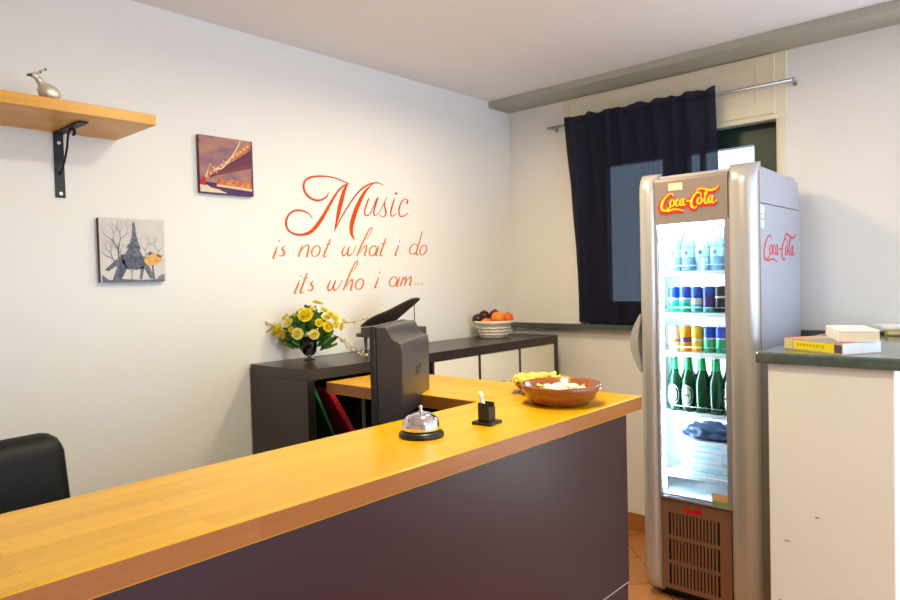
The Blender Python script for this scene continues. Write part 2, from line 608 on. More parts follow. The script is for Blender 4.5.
X, Y, Z = Vector((1, 0, 0)), Vector((0, 1, 0)), Vector((0, 0, 1))
LETTERS = {
 'Music': [
  [(-1.566,1.758,0.0017),(-1.589,1.782,0.0052),(-1.626,1.793,0.0069),(-1.668,1.789,0.0078),(-1.699,1.769,0.0078),(-1.715,1.734,0.0095),(-1.705,1.701,0.0078),(-1.672,1.683,0.0078),(-1.626,1.681,0.0095),(-1.583,1.694,0.0139),(-1.543,1.726,0.0156),(-1.502,1.775,0.0147),(-1.46,1.834,0.0121),(-1.417,1.891,0.0087),(-1.379,1.925,0.0069),(-1.341,1.945,0.0035)],
  [(-1.467,1.893,0.0017),(-1.478,1.87,0.0061),(-1.514,1.85,0.0078),(-1.553,1.848,0.0087),(-1.59,1.864,0.0095),(-1.61,1.894,0.0104),(-1.606,1.927,0.0087),(-1.577,1.95,0.0078),(-1.524,1.962,0.0069),(-1.464,1.966,0.0052),(-1.404,1.959,0.0052),(-1.339,1.942,0.0043)],
  [(-1.344,1.943,0.0026),(-1.366,1.914,0.0139),(-1.387,1.863,0.0199),(-1.405,1.809,0.0191),(-1.422,1.755,0.0113),(-1.438,1.703,0.0017)],
  [(-1.438,1.705,0.0026),(-1.39,1.777,0.0061),(-1.324,1.859,0.0061),(-1.267,1.916,0.0069),(-1.21,1.949,0.0069),(-1.153,1.964,0.0052),(-1.107,1.955,0.0017)],
  [(-1.182,1.956,0.0026),(-1.234,1.912,0.0113),(-1.278,1.85,0.0191),(-1.31,1.79,0.0217),(-1.331,1.73,0.0199),(-1.33,1.693,0.0147),(-1.312,1.665,0.0026)],
  [(-1.211,1.88,0.0061),(-1.233,1.836,0.0078),(-1.242,1.803,0.0069),(-1.228,1.791,0.0052),(-1.202,1.806,0.0043),(-1.156,1.884,0.0035)],
  [(-1.147,1.89,0.0052),(-1.172,1.835,0.0078),(-1.18,1.8,0.0069),(-1.164,1.797,0.0035),(-1.148,1.807,0.0026)],
  [(-1.145,1.805,0.0026),(-1.111,1.857,0.0035),(-1.083,1.896,0.0026),(-1.098,1.875,0.0035),(-1.104,1.848,0.0069),(-1.094,1.814,0.0078),(-1.111,1.791,0.0043),(-1.142,1.799,0.0026)],
  [(-1.029,1.893,0.0052),(-1.052,1.843,0.0078),(-1.061,1.807,0.0069),(-1.048,1.797,0.0043),(-1.017,1.814,0.0026)],
  [(-1.027,1.917,0.0061),(-1.017,1.92,0.0104),(-1.01,1.917,0.0069)],
  [(-0.943,1.87,0.0078),(-0.932,1.886,0.0052),(-0.954,1.895,0.0035),(-0.981,1.874,0.0061),(-1.001,1.833,0.0078),(-0.993,1.801,0.0061),(-0.962,1.804,0.0043),(-0.932,1.823,0.0026)],
 ],
 'is': [
  [(-1.766,1.625,0.0029),(-1.779,1.592,0.0069),(-1.79,1.571,0.0049),(-1.782,1.57,0.002)],
  [(-1.757,1.651,0.0049),(-1.753,1.646,0.0059)],
  [(-1.726,1.626,0.0029),(-1.742,1.614,0.0049),(-1.73,1.6,0.0069),(-1.735,1.584,0.0049),(-1.752,1.581,0.0029),(-1.758,1.587,0.002)],
 ],
 'not': [
  [(-1.629,1.631,0.0029),(-1.642,1.603,0.0069),(-1.654,1.576,0.0049)],
  [(-1.646,1.594,0.002),(-1.616,1.627,0.0039),(-1.593,1.632,0.0049),(-1.597,1.608,0.0069),(-1.606,1.58,0.0059),(-1.598,1.578,0.002)],
  [(-1.549,1.583,0.0042),(-1.564,1.58,0.0029),(-1.575,1.587,0.0048),(-1.577,1.601,0.0059),(-1.569,1.618,0.0055),(-1.554,1.629,0.0039),(-1.539,1.631,0.0032),(-1.529,1.623,0.0051),(-1.529,1.608,0.0059),(-1.538,1.592,0.0053),(-1.553,1.581,0.0036)],
  [(-1.464,1.665,0.0049),(-1.484,1.628,0.0059),(-1.507,1.586,0.0069),(-1.499,1.579,0.0029),(-1.485,1.587,0.002)],
  [(-1.492,1.637,0.002),(-1.479,1.64,0.0039),(-1.46,1.643,0.002)],
 ],
 'what': [
  [(-1.376,1.634,0.0029),(-1.394,1.602,0.0069),(-1.387,1.585,0.0049),(-1.365,1.602,0.0029),(-1.347,1.633,0.0029),(-1.36,1.602,0.0069),(-1.353,1.585,0.0049),(-1.326,1.602,0.0029),(-1.304,1.638,0.0029)],
  [(-1.301,1.584,0.0059),(-1.276,1.627,0.0069),(-1.245,1.675,0.0059),(-1.216,1.718,0.0049),(-1.198,1.733,0.0029)],
  [(-1.198,1.733,0.0029),(-1.195,1.723,0.0039),(-1.209,1.701,0.0029),(-1.23,1.674,0.002)],
  [(-1.283,1.598,0.002),(-1.257,1.627,0.0039),(-1.236,1.639,0.0049),(-1.24,1.613,0.0069),(-1.25,1.589,0.0059),(-1.239,1.587,0.002)],
  [(-1.191,1.589,0.0042),(-1.207,1.586,0.0029),(-1.217,1.593,0.0048),(-1.218,1.607,0.0059),(-1.21,1.624,0.0055),(-1.195,1.636,0.0039),(-1.18,1.638,0.0032),(-1.17,1.63,0.0051),(-1.17,1.614,0.0059),(-1.18,1.598,0.0053),(-1.195,1.587,0.0036)],
  [(-1.151,1.641,0.0039),(-1.166,1.609,0.0069),(-1.174,1.59,0.0059),(-1.161,1.59,0.002)],
  [(-1.102,1.679,0.0049),(-1.123,1.635,0.0069),(-1.143,1.595,0.0069),(-1.135,1.586,0.0029),(-1.122,1.594,0.002)],
  [(-1.138,1.649,0.002),(-1.119,1.651,0.0039),(-1.098,1.655,0.002)],
 ],
 'i': [
  [(-1.009,1.646,0.0039),(-1.026,1.611,0.0069),(-1.038,1.593,0.0059),(-1.024,1.591,0.002)],
  [(-1.003,1.669,0.0049),(-0.999,1.664,0.0059)],
 ],
 'do': [
  [(-0.893,1.602,0.0042),(-0.912,1.598,0.0029),(-0.926,1.605,0.0048),(-0.928,1.621,0.0059),(-0.918,1.638,0.0055),(-0.9,1.651,0.0039),(-0.881,1.653,0.0032),(-0.869,1.644,0.0051),(-0.868,1.628,0.0059),(-0.879,1.611,0.0053),(-0.898,1.599,0.0036)],
  [(-0.826,1.726,0.0039),(-0.849,1.671,0.0059),(-0.875,1.614,0.0069),(-0.874,1.593,0.0039),(-0.858,1.603,0.002)],
  [(-0.819,1.599,0.0042),(-0.837,1.595,0.0029),(-0.848,1.603,0.0048),(-0.849,1.618,0.0059),(-0.84,1.635,0.0055),(-0.824,1.647,0.0039),(-0.807,1.65,0.0032),(-0.796,1.641,0.0051),(-0.796,1.625,0.0059),(-0.807,1.608,0.0053),(-0.824,1.597,0.0036)],
 ],
 'its': [
  [(-1.651,1.469,0.0029),(-1.667,1.436,0.0069),(-1.681,1.411,0.0049),(-1.671,1.41,0.002)],
  [(-1.643,1.49,0.0049),(-1.64,1.486,0.0059)],
  [(-1.608,1.503,0.0049),(-1.626,1.462,0.0059),(-1.648,1.417,0.0069),(-1.641,1.409,0.0029),(-1.628,1.416,0.002)],
  [(-1.632,1.476,0.002),(-1.619,1.478,0.0039),(-1.602,1.48,0.002)],
  [(-1.572,1.463,0.0029),(-1.59,1.452,0.0049),(-1.578,1.438,0.0069),(-1.583,1.422,0.0049),(-1.6,1.419,0.0029),(-1.606,1.425,0.002)],
 ],
 'who': [
  [(-1.469,1.468,0.0029),(-1.489,1.434,0.0069),(-1.48,1.415,0.0049),(-1.459,1.433,0.0029),(-1.439,1.466,0.0029),(-1.455,1.433,0.0069),(-1.447,1.416,0.0049),(-1.42,1.435,0.0029),(-1.4,1.467,0.0029)],
  [(-1.394,1.416,0.0059),(-1.371,1.457,0.0069),(-1.344,1.505,0.0059),(-1.315,1.548,0.0049),(-1.299,1.562,0.0029)],
  [(-1.299,1.562,0.0029),(-1.297,1.553,0.0039),(-1.309,1.532,0.0029),(-1.331,1.505,0.002)],
  [(-1.377,1.429,0.002),(-1.355,1.455,0.0039),(-1.335,1.467,0.0049),(-1.338,1.442,0.0069),(-1.348,1.417,0.0059),(-1.336,1.417,0.002)],
  [(-1.285,1.42,0.0042),(-1.302,1.417,0.0029),(-1.313,1.425,0.0048),(-1.315,1.44,0.0059),(-1.306,1.456,0.0055),(-1.291,1.467,0.0039),(-1.275,1.469,0.0032),(-1.264,1.46,0.0051),(-1.264,1.444,0.0059),(-1.274,1.428,0.0053),(-1.29,1.418,0.0036)],
 ],
 'i2': [
  [(-1.16,1.477,0.0039),(-1.175,1.444,0.0069),(-1.187,1.424,0.0059),(-1.173,1.423,0.002)],
  [(-1.153,1.504,0.0049),(-1.149,1.499,0.0059)],
 ],
 'am': [
  [(-1.051,1.428,0.0042),(-1.069,1.426,0.0029),(-1.081,1.433,0.0048),(-1.083,1.448,0.0059),(-1.074,1.464,0.0055),(-1.058,1.475,0.0039),(-1.041,1.476,0.0032),(-1.029,1.468,0.0051),(-1.029,1.452,0.0059),(-1.039,1.437,0.0053),(-1.056,1.427,0.0036)],
  [(-1.008,1.476,0.0039),(-1.023,1.445,0.0069),(-1.032,1.427,0.0059),(-1.019,1.428,0.002)],
  [(-0.981,1.476,0.0029),(-0.996,1.445,0.0069),(-1.008,1.425,0.0049)],
  [(-0.999,1.442,0.002),(-0.979,1.464,0.0039),(-0.961,1.474,0.0049),(-0.967,1.449,0.0069),(-0.975,1.427,0.0049)],
  [(-0.967,1.444,0.002),(-0.942,1.467,0.0039),(-0.923,1.475,0.0049),(-0.927,1.449,0.0069),(-0.936,1.43,0.0059),(-0.923,1.432,0.002)],
  [(-0.892,1.436,0.0039),(-0.886,1.431,0.0049)],
  [(-0.869,1.437,0.0039),(-0.863,1.433,0.0049)],
  [(-0.845,1.439,0.0039),(-0.839,1.434,0.0049)],
 ],
}


def single(name, bm, mats, loc, label, cat, group=None, rz=0.0, smooth=False):
    o = obj(name, bm, mats, None, smooth)
    o.location = loc
    o.rotation_euler = (0, 0, rz)
    PM[o.name] = Matrix.Translation(loc) @ Matrix.Rotation(rz, 4, 'Z')
    return tag(o, label, cat, group)


# ================================================================== THE ROOM
CEIL = 2.546
WY0, WY1, WZ0, WZ1 = -1.605, -0.50, 1.173, 2.20        # window hole in the right wall
b = nb(); box(b, -7, 0.25, -6, 0.2, -0.1, 0.0); struct('floor', b, 'tile')
b = nb(); box(b, -7, 0.25, -6, 0.2, CEIL, CEIL + 0.1); struct('ceiling', b, 'ceiling')
b = nb(); box(b, -7, 0.25, 0.0, 0.2, 0.0, CEIL); struct('wall_back', b, 'wall')
b = nb()
box(b, 0, 0.25, WY1, 0.0, 0, CEIL)
box(b, 0, 0.25, -2.40, WY0, 0, CEIL)
box(b, 0, 0.25, -4.6, -2.40, 2.30, CEIL)
box(b, 0, 0.25, -6, -4.6, 0, CEIL)
box(b, 0, 0.25, WY0, WY1, 0, WZ0 - 0.03)
box(b, 0, 0.25, WY0, WY1, WZ1, CEIL)
struct('wall_right', b, 'wall')
b = nb(); box(b, -0.2122, -0.0005, -6, -0.0005, 2.5074, CEIL - 0.0005); struct('trim_1', b, 'beam')
# shutter-box cover above the window
b = nb()
box(b, -0.012, -0.0005, -1.655, -0.425, 2.19, 2.506, bev=0.002)
box(b, -0.024, -0.012, -1.605, -0.465, 2.215, 2.498, bev=0.003)
for q in ((-1.52, -0.55, 2.44, 2.446), (-1.52, -0.55, 2.268, 2.274), (-1.526, -1.52, 2.268, 2.446), (-0.55, -0.544, 2.268, 2.446)):
    box(b, -0.028, -0.024, *q, bev=0.001)
struct('trim_2', b, 'cream')
b = nb()
box(b, -0.012, -0.0005, -1.642, -1.607, 1.174, 2.19, bev=0.002)
box(b, -0.018, -0.012, -1.632, -1.618, 1.174, 2.185, bev=0.002)
struct('trim_3', b, 'cream')
b = nb()
box(b, -0.055, 0.2, WY0 + 0.0005, WY1 - 0.0005, 1.1435, 1.173, bev=0.003)
box(b, -0.055, -0.0005, WY1, -0.0005, 1.1435, 1.173, bev=0.003)
box(b, -0.055, -0.0005, -1.83, WY0, 1.1435, 1.173, bev=0.003)
struct('window_sill', b, 'marble')
b = nb(); box(b, -0.012, -0.0005, -2.40, -0.0125, 0, 0.1, bev=0.003); struct('baseboard_right', b, 'skirting')
b = nb(); box(b, -7, -0.0005, -0.012, -0.0005, 0, 0.1, bev=0.003); struct('baseboard_back', b, 'skirting')

# the walls behind the camera, with the open shopfront that lets the daylight in
b = nb(); box(b, -7, -6.0, -6, -0.0005, 0, CEIL - 0.0005); struct('wall_left', b, 'wall')
b = nb()
box(b, -5.9995, -3.4, -5.0, -4.8, 0, CEIL - 0.0005)
box(b, -3.3995, -0.0005, -5.0, -4.8, 2.42, CEIL - 0.0005)
struct('wall_street', b, 'wall')

# window: dark green frame, two casements
win = thing('window_1', 'dark green framed window behind the navy curtain', 'window', (0.15, -1.05, 1.173))
win['kind'] = 'structure'
b = nb()
fx0, fx1 = 0.10, 0.16
box(b, fx0, fx1, WY0 + 0.001, WY1 - 0.001, 2.10, WZ1 - 0.001)
box(b, fx0, fx1, WY0 + 0.001, WY1 - 0.001, WZ0 + 0.0005, 1.30)
box(b, fx0, fx1, WY0 + 0.001, -1.468, 1.30, 2.10)
box(b, fx0, fx1, -0.625, WY1 - 0.001, 1.30, 2.10)
box(b, fx0, fx1, -1.12, -0.98, 1.30, 2.10)
box(b, fx0 + 0.01, fx1 - 0.01, -1.205, -1.185, 1.30, 2.10)
obj('frame', b, 'green_frame', win)
for y0, y1 in ((-1.468, -1.12), (-0.98, -0.625)):
    b = nb(); box(b, 0.127, 0.133, y0, y1, 1.30, 2.10); obj('pane', b, 'winglass', win)
# half wall with its marble slab
HX, HY0, HY1 = -1.037, -2.243, -1.868
b = nb(); box(b, HX, -0.013, HY0, HY1, 0, 1.134, bev=0.004)
struct('wall_front', b, 'plaster')
b = nb(); box(b, HX - 0.028, -0.0005, HY0 - 0.05, HY1 + 0.033, 1.1345, 1.173, bev=0.008, seg=3)
struct('slab', b, 'marble')

for q in ((-1.925, 0.520, 0.010, 0.0022), (-2.02, 0.62, 0.006, 0.003), (-1.90, 0.30, 0.004, 0.008)):
    b = nb(); box(b, HX - 0.0004, HX - 0.0001, q[0] - q[2], q[0] + q[2], q[1] - q[3], q[1] + q[3], bev=0.0001)
    obj('scuff_mark', b, 'mark', bpy.data.objects['wall_front'])

# ================================================================== WALL SHELF
sh = thing('wall_shelf', 'thick honey wooden shelf on a black iron bracket', 'shelf', (-3.0, 0, 2.0))
b = nb(); box(b, -3.75, -2.452, -0.328, -0.0005, 2.006, 2.042, bev=0.002); obj('board', b, 'shelfwood', sh)
for xb in (-2.653, -3.55):
    b = nb()
    box(b, xb - 0.016, xb + 0.016, -0.006, -0.0005, 1.778, 2.005, bev=0.001)
    box(b, xb - 0.016, xb + 0.016, -0.235, -0.0005, 2.0, 2.0055, bev=0.001)
    tube(b, cr([(xb, -0.006, 1.86), (xb, -0.045, 1.89), (xb, -0.082, 1.94), (xb, -0.10, 1.985), (xb, -0.125, 1.998)], 5), 0.004, 8)
    tube(b, cr([(xb, -0.125, 1.998), (xb, -0.15, 1.992), (xb, -0.158, 1.98), (xb, -0.145, 1.976)], 4), 0.005, 8)
    br = obj('bracket', b, 'blackmetal', sh)
    for zz in (1.792, 1.97):
        b = nb(); tube(b, [(xb, -0.0058, zz), (xb, -0.009, zz)], 0.006, 10); obj('screw', b, 'steel', br)

# small silver animal figurine on the shelf
fg = thing('figurine', 'small silver bird figurine with tiny horns standing on the wooden shelf', 'figurine', (-2.762, -0.27, 2.042), 0.1)
b = nb()
R = Matrix.Rotation(math.radians(25), 3, 'Y')
ball(b, (0, 0, 0.028), 0.031, 1.15, 0.85, 0.88, 20, 0, rot=R)
tube(b, [(0.02, 0, 0.02), (0.04, 0.002, 0.010), (0.055, 0.004, 0.006)], [0.014, 0.009, 0.004], 8)
obj('body', b, 'silver', fg, world=False)
b = nb(); tube(b, cr([(-0.015, 0, 0.04), (-0.024, 0, 0.056), (-0.034, 0, 0.068), (-0.044, 0, 0.074)], 4), [0.013] * 4 + [0.010] * 4 + [0.008] * 5, 10)
ball(b, (-0.04, 0, 0.074), 0.010, 1.3, 0.9, 0.9, 12)
hd = obj('head', b, 'silver', fg, world=False)
for s in (-1, 1):
    b = nb(); tube(b, cr([(-0.034, 0.004 * s, 0.078), (-0.03, 0.012 * s, 0.088), (-0.022, 0.018 * s, 0.09), (-0.016, 0.018 * s, 0.094)], 3), 0.0028, 6)
    ball(b, (-0.016, 0.018 * s, 0.094), 0.0042, seg=8, mi=1)
    obj('horn', b, ['silver', 'darkeye'], hd, world=False)
b = nb(); tube(b, [(-0.048, 0, 0.074), (-0.062, 0, 0.071)], [0.006, 0.003], 8); obj('beak', b, 'darkeye', hd, world=False)


# ================================================================== CANVAS PICTURES
def poly(bm, O, U, V, pts, n, mi):
    f = bm.faces.new([bm.verts.new(Vector(O) + U * p[0] + V * p[1] - Y * n) for p in pts])
    f.material_index = mi


def art_mat(name, c0, c1, scale, stretch):
    m = mat(name, c0, 0.6, spec=0.25)
    t = m.node_tree
    tcn = t.nodes.new('ShaderNodeTexCoord')
    mp = t.nodes.new('ShaderNodeMapping'); mp.inputs['Scale'].default_value = stretch
    n = t.nodes.new('ShaderNodeTexNoise'); n.inputs['Scale'].default_value = scale; n.inputs['Detail'].default_value = 5
    mx = t.nodes.new('ShaderNodeMix'); mx.data_type = 'RGBA'
    mr_ = t.nodes.new('ShaderNodeMapRange'); mr_.inputs[1].default_value = 0.35; mr_.inputs[2].default_value = 0.65
    mx.inputs[6].default_value = hexc(c0); mx.inputs[7].default_value = hexc(c1)
    t.links.new(tcn.outputs['Object'], mp.inputs[0]); t.links.new(mp.outputs[0], n.inputs['Vector'])
    t.links.new(n.outputs['Fac'], mr_.inputs[0]); t.links.new(mr_.outputs[0], mx.inputs[0])
    t.links.new(mx.outputs[2], t.nodes['Principled BSDF'].inputs['Base Color'])
    return m


def canvas(x0, x1, z0, z1, label, edge, artf, mats, tilt=0.0):
    c = thing('canvas_picture', label, 'picture', ((x0 + x1) / 2, -0.0005, (z0 + z1) / 2))
    w_, h_ = x1 - x0, z1 - z0
    b = nb(); box(b, -w_ / 2, w_ / 2, -0.022, 0, -h_ / 2, h_ / 2, bev=0.002)
    obj('canvas', b, edge, c, world=False)
    b = nb(); artf(b, Vector((-w_ / 2, -0.0222, -h_ / 2)), X * w_, Z * h_)
    obj('print', b, mats, c, world=False, fix=False)
    c.rotation_euler = (0, tilt, 0)
    return c


def art_bridge(bm, O, U, V):
    P = lambda pts, k, mi: poly(bm, O, U, V, pts, 0.0002 * k, mi)
    P([(0, 0), (1, 0), (1, 1), (0, 1)], 0, 0)                                   # dusk sky
    P([(0, 0.0), (1, 0.0), (1, 0.17), (0, 0.2)], 1, 1)                          # water
    P([(0.0, 0.02), (0.5, 0.02), (0.3, 0.09), (0.1, 0.15), (0, 0.15)], 2, 2)    # pale water glint
    P([(0.12, 0.14), (0.3, 0.12), (0.62, 0.06), (0.6, 0.04), (0.2, 0.1)], 3, 3)
    P([(0.3, 0.14), (1, 0.1), (1, 0.26), (0.85, 0.3), (0.8, 0.22), (0.62, 0.28), (0.45, 0.25), (0.3, 0.3)], 4, 4)   # lit skyline
    P([(0.30, 0.13), (1, 0.09), (1, 0.135), (0.3, 0.165)], 5, 6)
    P([(0.05, 0.22), (1, 0.86), (1, 0.52), (0.45, 0.36), (0.3, 0.32)], 6, 3)    # underside of the deck
    P([(0.3, 0.32), (0.45, 0.36), (1, 0.52), (1, 0.6), (0.42, 0.42), (0.25, 0.36)], 7, 5)
    P([(0.0, 0.2), (0.06, 0.22), (1.0, 0.87), (1.0, 0.98), (0.9, 0.96), (0.45, 0.57), (0.1, 0.26)], 8, 4)   # lit deck side
    for k in range(13):
        t = k / 12
        x, y = 0.1 + 0.87 * t, 0.27 + 0.66 * t
        P([(x, y), (x + 0.035, y + 0.01), (x + 0.03, y + 0.045), (x - 0.005, y + 0.035)], 9, 6)
    ca = cr([(0.06, 0.24, 0), (0.14, 0.40, 0), (0.18, 0.52, 0), (0.24, 0.46, 0), (0.38, 0.46, 0), (0.55, 0.64, 0), (0.72, 0.9, 0), (0.76, 1.0, 0)], 4)
    for p, q in zip(ca, ca[1:]):
        P([(p[0], p[1]), (q[0], q[1]), (q[0] + 0.012, q[1] - 0.024), (p[0] + 0.012, p[1] - 0.024)], 10, 2)
    for k in range(7):
        x = 0.3 + 0.065 * k
        P([(x, 0.35 + 0.1 * k), (x + 0.008, 0.35 + 0.1 * k), (x + 0.008, 0.44 + 0.08 * k), (x, 0.44 + 0.08 * k)], 11, 6)
    P([(0.12, 0.25), (0.17, 0.25), (0.185, 0.52), (0.175, 0.52)], 11, 4)
    P([(0, 0.14), (0.1, 0.13), (0.09, 0.3), (0.03, 0.24), (0, 0.24)], 12, 7)
    P([(0.97, 0.0), (1, 0.0), (1, 1), (0.97, 1)], 12, 8)


def art_tower(bm, O, U, V):
    P = lambda pts, k, mi: poly(bm, O, U, V, pts, 0.0002 * k, mi)
    P([(0, 0), (1, 0), (1, 1), (0, 1)], 0, 0)
    # tower: tapering spire, two platforms, arched legs
    P([(0.50, 0.95), (0.535, 0.95), (0.555, 0.75), (0.60, 0.55), (0.44, 0.55), (0.485, 0.75)], 2, 1)
    P([(0.42, 0.60), (0.60, 0.58), (0.62, 0.52), (0.40, 0.54)], 3, 2)
    P([(0.44, 0.55), (0.58, 0.55), (0.66, 0.38), (0.34, 0.40)], 2, 1)
    P([(0.32, 0.44), (0.68, 0.40), (0.70, 0.30), (0.56, 0.19), (0.40, 0.20), (0.30, 0.34)], 3, 2)
    P([(0.33, 0.42), (0.30, 0.30), (0.12, 0.17), (0.06, 0.19), (0.22, 0.34)], 2, 1)
    P([(0.66, 0.40), (0.72, 0.30), (0.82, 0.05), (0.74, 0.05), (0.66, 0.22), (0.56, 0.2)], 2, 1)
    P([(0.33, 0.42), (0.40, 0.22), (0.30, 0.03), (0.17, 0.03), (0.24, 0.22)], 3, 2)
    P([(0.62, 0.3), (0.66, 0.22), (0.62, 0.04), (0.585, 0.04), (0.6, 0.2)], 2, 1)

    def branch(x, y, a, L, w_, dep, mi):
        x2, y2 = x + L * math.cos(a), y + L * math.sin(a)
        nx, ny = -math.sin(a) * w_, math.cos(a) * w_
        if not (0.01 < x2 < 0.99 and 0.01 < y2 < 0.99):
            return
        P([(x + nx, y + ny), (x - nx, y - ny), (x2 - nx * 0.6, y2 - ny * 0.6), (x2 + nx * 0.6, y2 + ny * 0.6)], 5, mi)
        if dep:
            for s in (-1, 1):
                branch(x2, y2, a + s * rnd.uniform(0.25, 0.7), L * rnd.uniform(0.65, 0.85), w_ * 0.62, dep - 1, mi)
    rnd = random.Random(4)
    branch(0.23, 0.04, 1.45, 0.2, 0.022, 6, 1)
    branch(0.28, 0.3, 1.62, 0.22, 0.014, 5, 1)
    branch(0.81, 0.04, 1.65, 0.2, 0.017, 6, 1)
    branch(0.46, 0.04, 1.5, 0.1, 0.008, 3, 3)
    # one tree in orange leaf
    P([(0.66, 0.37), (0.74, 0.44), (0.8, 0.47), (0.9, 0.44), (0.96, 0.36), (0.9, 0.3), (0.82, 0.26), (0.72, 0.26), (0.67, 0.3)], 6, 4)
    P([(0.7, 0.44), (0.76, 0.49), (0.8, 0.46), (0.76, 0.42)], 7, 1)
    P([(0.86, 0.44), (0.93, 0.43), (0.95, 0.39), (0.88, 0.4)], 7, 5)
    P([(0.02, 0.0), (0.98, 0.0), (0.98, 0.05), (0.8, 0.035), (0.6, 0.03), (0.3, 0.05), (0.12, 0.03), (0.02, 0.12)], 7, 1)
    P([(0.86, 0.04), (0.98, 0.03), (0.98, 0.12), (0.9, 0.1)], 8, 3)


canvas(-2.137, -1.892, 1.835, 2.072, 'square canvas print of a lit bridge at night in purple and orange', art_mat('print_edge_purple', '#5a3440', '#7a4a50', 30, (1, 1, 1)), art_bridge,
       [art_mat('dusk_sky', '#86607a', '#b8876e', 9, (1, 1, 2.4)), mat('night_water', '#4b3868', 0.6, spec=0.2), mat('pale_glint', '#e0cfae', 0.6, spec=0.2),
        mat('deck_purple', '#6b3a58', 0.6, spec=0.2), art_mat('city_glow', '#b45a48', '#e0955a', 60, (1, 1, 1)), mat('deck_maroon', '#7f4348', 0.6, spec=0.2),
        mat('lamp_glow_ink', '#f3c59a', 0.6, spec=0.2), mat('red_ink', '#b83a32', 0.6, spec=0.2), mat('mauve_ink', '#6a4a66', 0.6, spec=0.2)], 0.0)
canvas(-2.537, -2.295, 1.476, 1.713, 'square grey canvas print of an iron tower, bare trees and one orange tree', art_mat('print_edge_grey', '#4a3d42', '#6a5a5c', 30, (1, 1, 1)), art_tower,
       [art_mat('overcast_ink', '#cfc8c4', '#ddd6ce', 6, (1, 1, 1)), art_mat('iron_ink', '#585a6c', '#84838e', 90, (1, 1, 1)), art_mat('iron_dark_ink', '#4a4d63', '#6a6b7b', 90, (1, 1, 1)),
        mat('grey_ink', '#8c8890', 0.6, spec=0.2), art_mat('orange_leaf_ink', '#d8984c', '#edb978', 90, (1, 1, 1)), mat('brown_ink', '#8a5a34', 0.6, spec=0.2)], 0.0)

# ================================================================== WALL LETTERING
wl = thing('wall_lettering', 'orange script wall decal reading Music is not what i do its who i am', 'wall decal', (-1.3, -0.0005, 1.65))
for wd, strokes in LETTERS.items():
    b = nb()
    for k, s in enumerate(strokes):
        ribbon(b, s, (0, -0.0005, 0), X, Z, -Y, 0, 0.0010 + 0.00006 * k, wmul=1.2 if wd == 'Music' else 1.5)
    o = obj('lettering', b, 'orange_vinyl' if wd == 'Music' else 'orange_vinyl2', wl)
    o['label'] = 'orange script word ' + ('am followed by three dots' if wd == 'am' else wd.replace('i2', 'i'))

# ================================================================== SIDEBOARD
CX0, CX1, CY0, CY1, CH = -1.930, -0.135, -0.420, -0.013, 1.110
cb = thing('sideboard', 'long black-brown cube sideboard with cream doors along the back wall', 'sideboard', ((CX0 + CX1) / 2, (CY0 + CY1) / 2, 0))
b = nb(); box(b, CX0, CX1, CY0, CY1, CH - 0.045, CH, bev=0.0015); obj('top', b, 'blackbrown', cb)
for xa in (CX0, CX1 - 0.038):
    b = nb(); box(b, xa, xa + 0.038, CY0, CY1, 0, CH - 0.045, bev=0.0015); obj('side_panel', b, 'blackbrown', cb)
b = nb(); box(b, CX0 + 0.038, CX1 - 0.038, CY0, CY1, 0, 0.045, bev=0.001); obj('bottom', b, 'blackbrown', cb)
b = nb(); box(b, CX0 + 0.038, CX1 - 0.038, CY1 - 0.01, CY1 - 0.002, 0.045, CH - 0.045); obj('back_panel', b, 'dark', cb)
cw = (CX1 - CX0 - 0.076 - 4 * 0.016) / 5
chh = (CH - 0.09 - 2 * 0.016) / 3
xs = [CX0 + 0.038 + k * (cw + 0.016) for k in range(5)]
zs = [0.045 + k * (chh + 0.016) for k in range(3)]
for k in range(4):
    b = nb(); box(b, xs[k] + cw, xs[k] + cw + 0.016, CY0 + 0.002, CY1 - 0.01, 0.045, CH - 0.045); obj('divider', b, 'blackbrown', cb)
for k in range(5):
    for j in range(2):
        b = nb(); box(b, xs[k], xs[k] + cw, CY0 + 0.003, CY1 - 0.01, zs[j] + chh, zs[j] + chh + 0.016); obj('shelf', b, 'blackbrown', cb)
for k in (2, 3, 4):
    for j in range(3):
        b = nb(); box(b, xs[k] + 0.002, xs[k] + cw - 0.002, CY0 + 0.002, CY0 + 0.018, zs[j] + 0.002, zs[j] + chh - 0.002, bev=0.001)
        d_ = obj('door', b, 'dooroff', cb)
        if j == 2:
            d_['label'] = 'cream door'
        b = nb()
        b2 = nb(); lathe(b2, [(0.004, 0), (0.004, 0.012), (0.009, 0.016), (0.009, 0.022), (0.006, 0.024), (0, 0.0245)], 14)
        bmesh.ops.transform(b2, matrix=Matrix.Translation((xs[k] + cw / 2, CY0 + 0.002, zs[j] + chh - 0.16)) @ Matrix.Rotation(PI / 2, 4, 'X'), verts=b2.verts)
        b.free()
        obj('knob', b2, 'steel', d_)
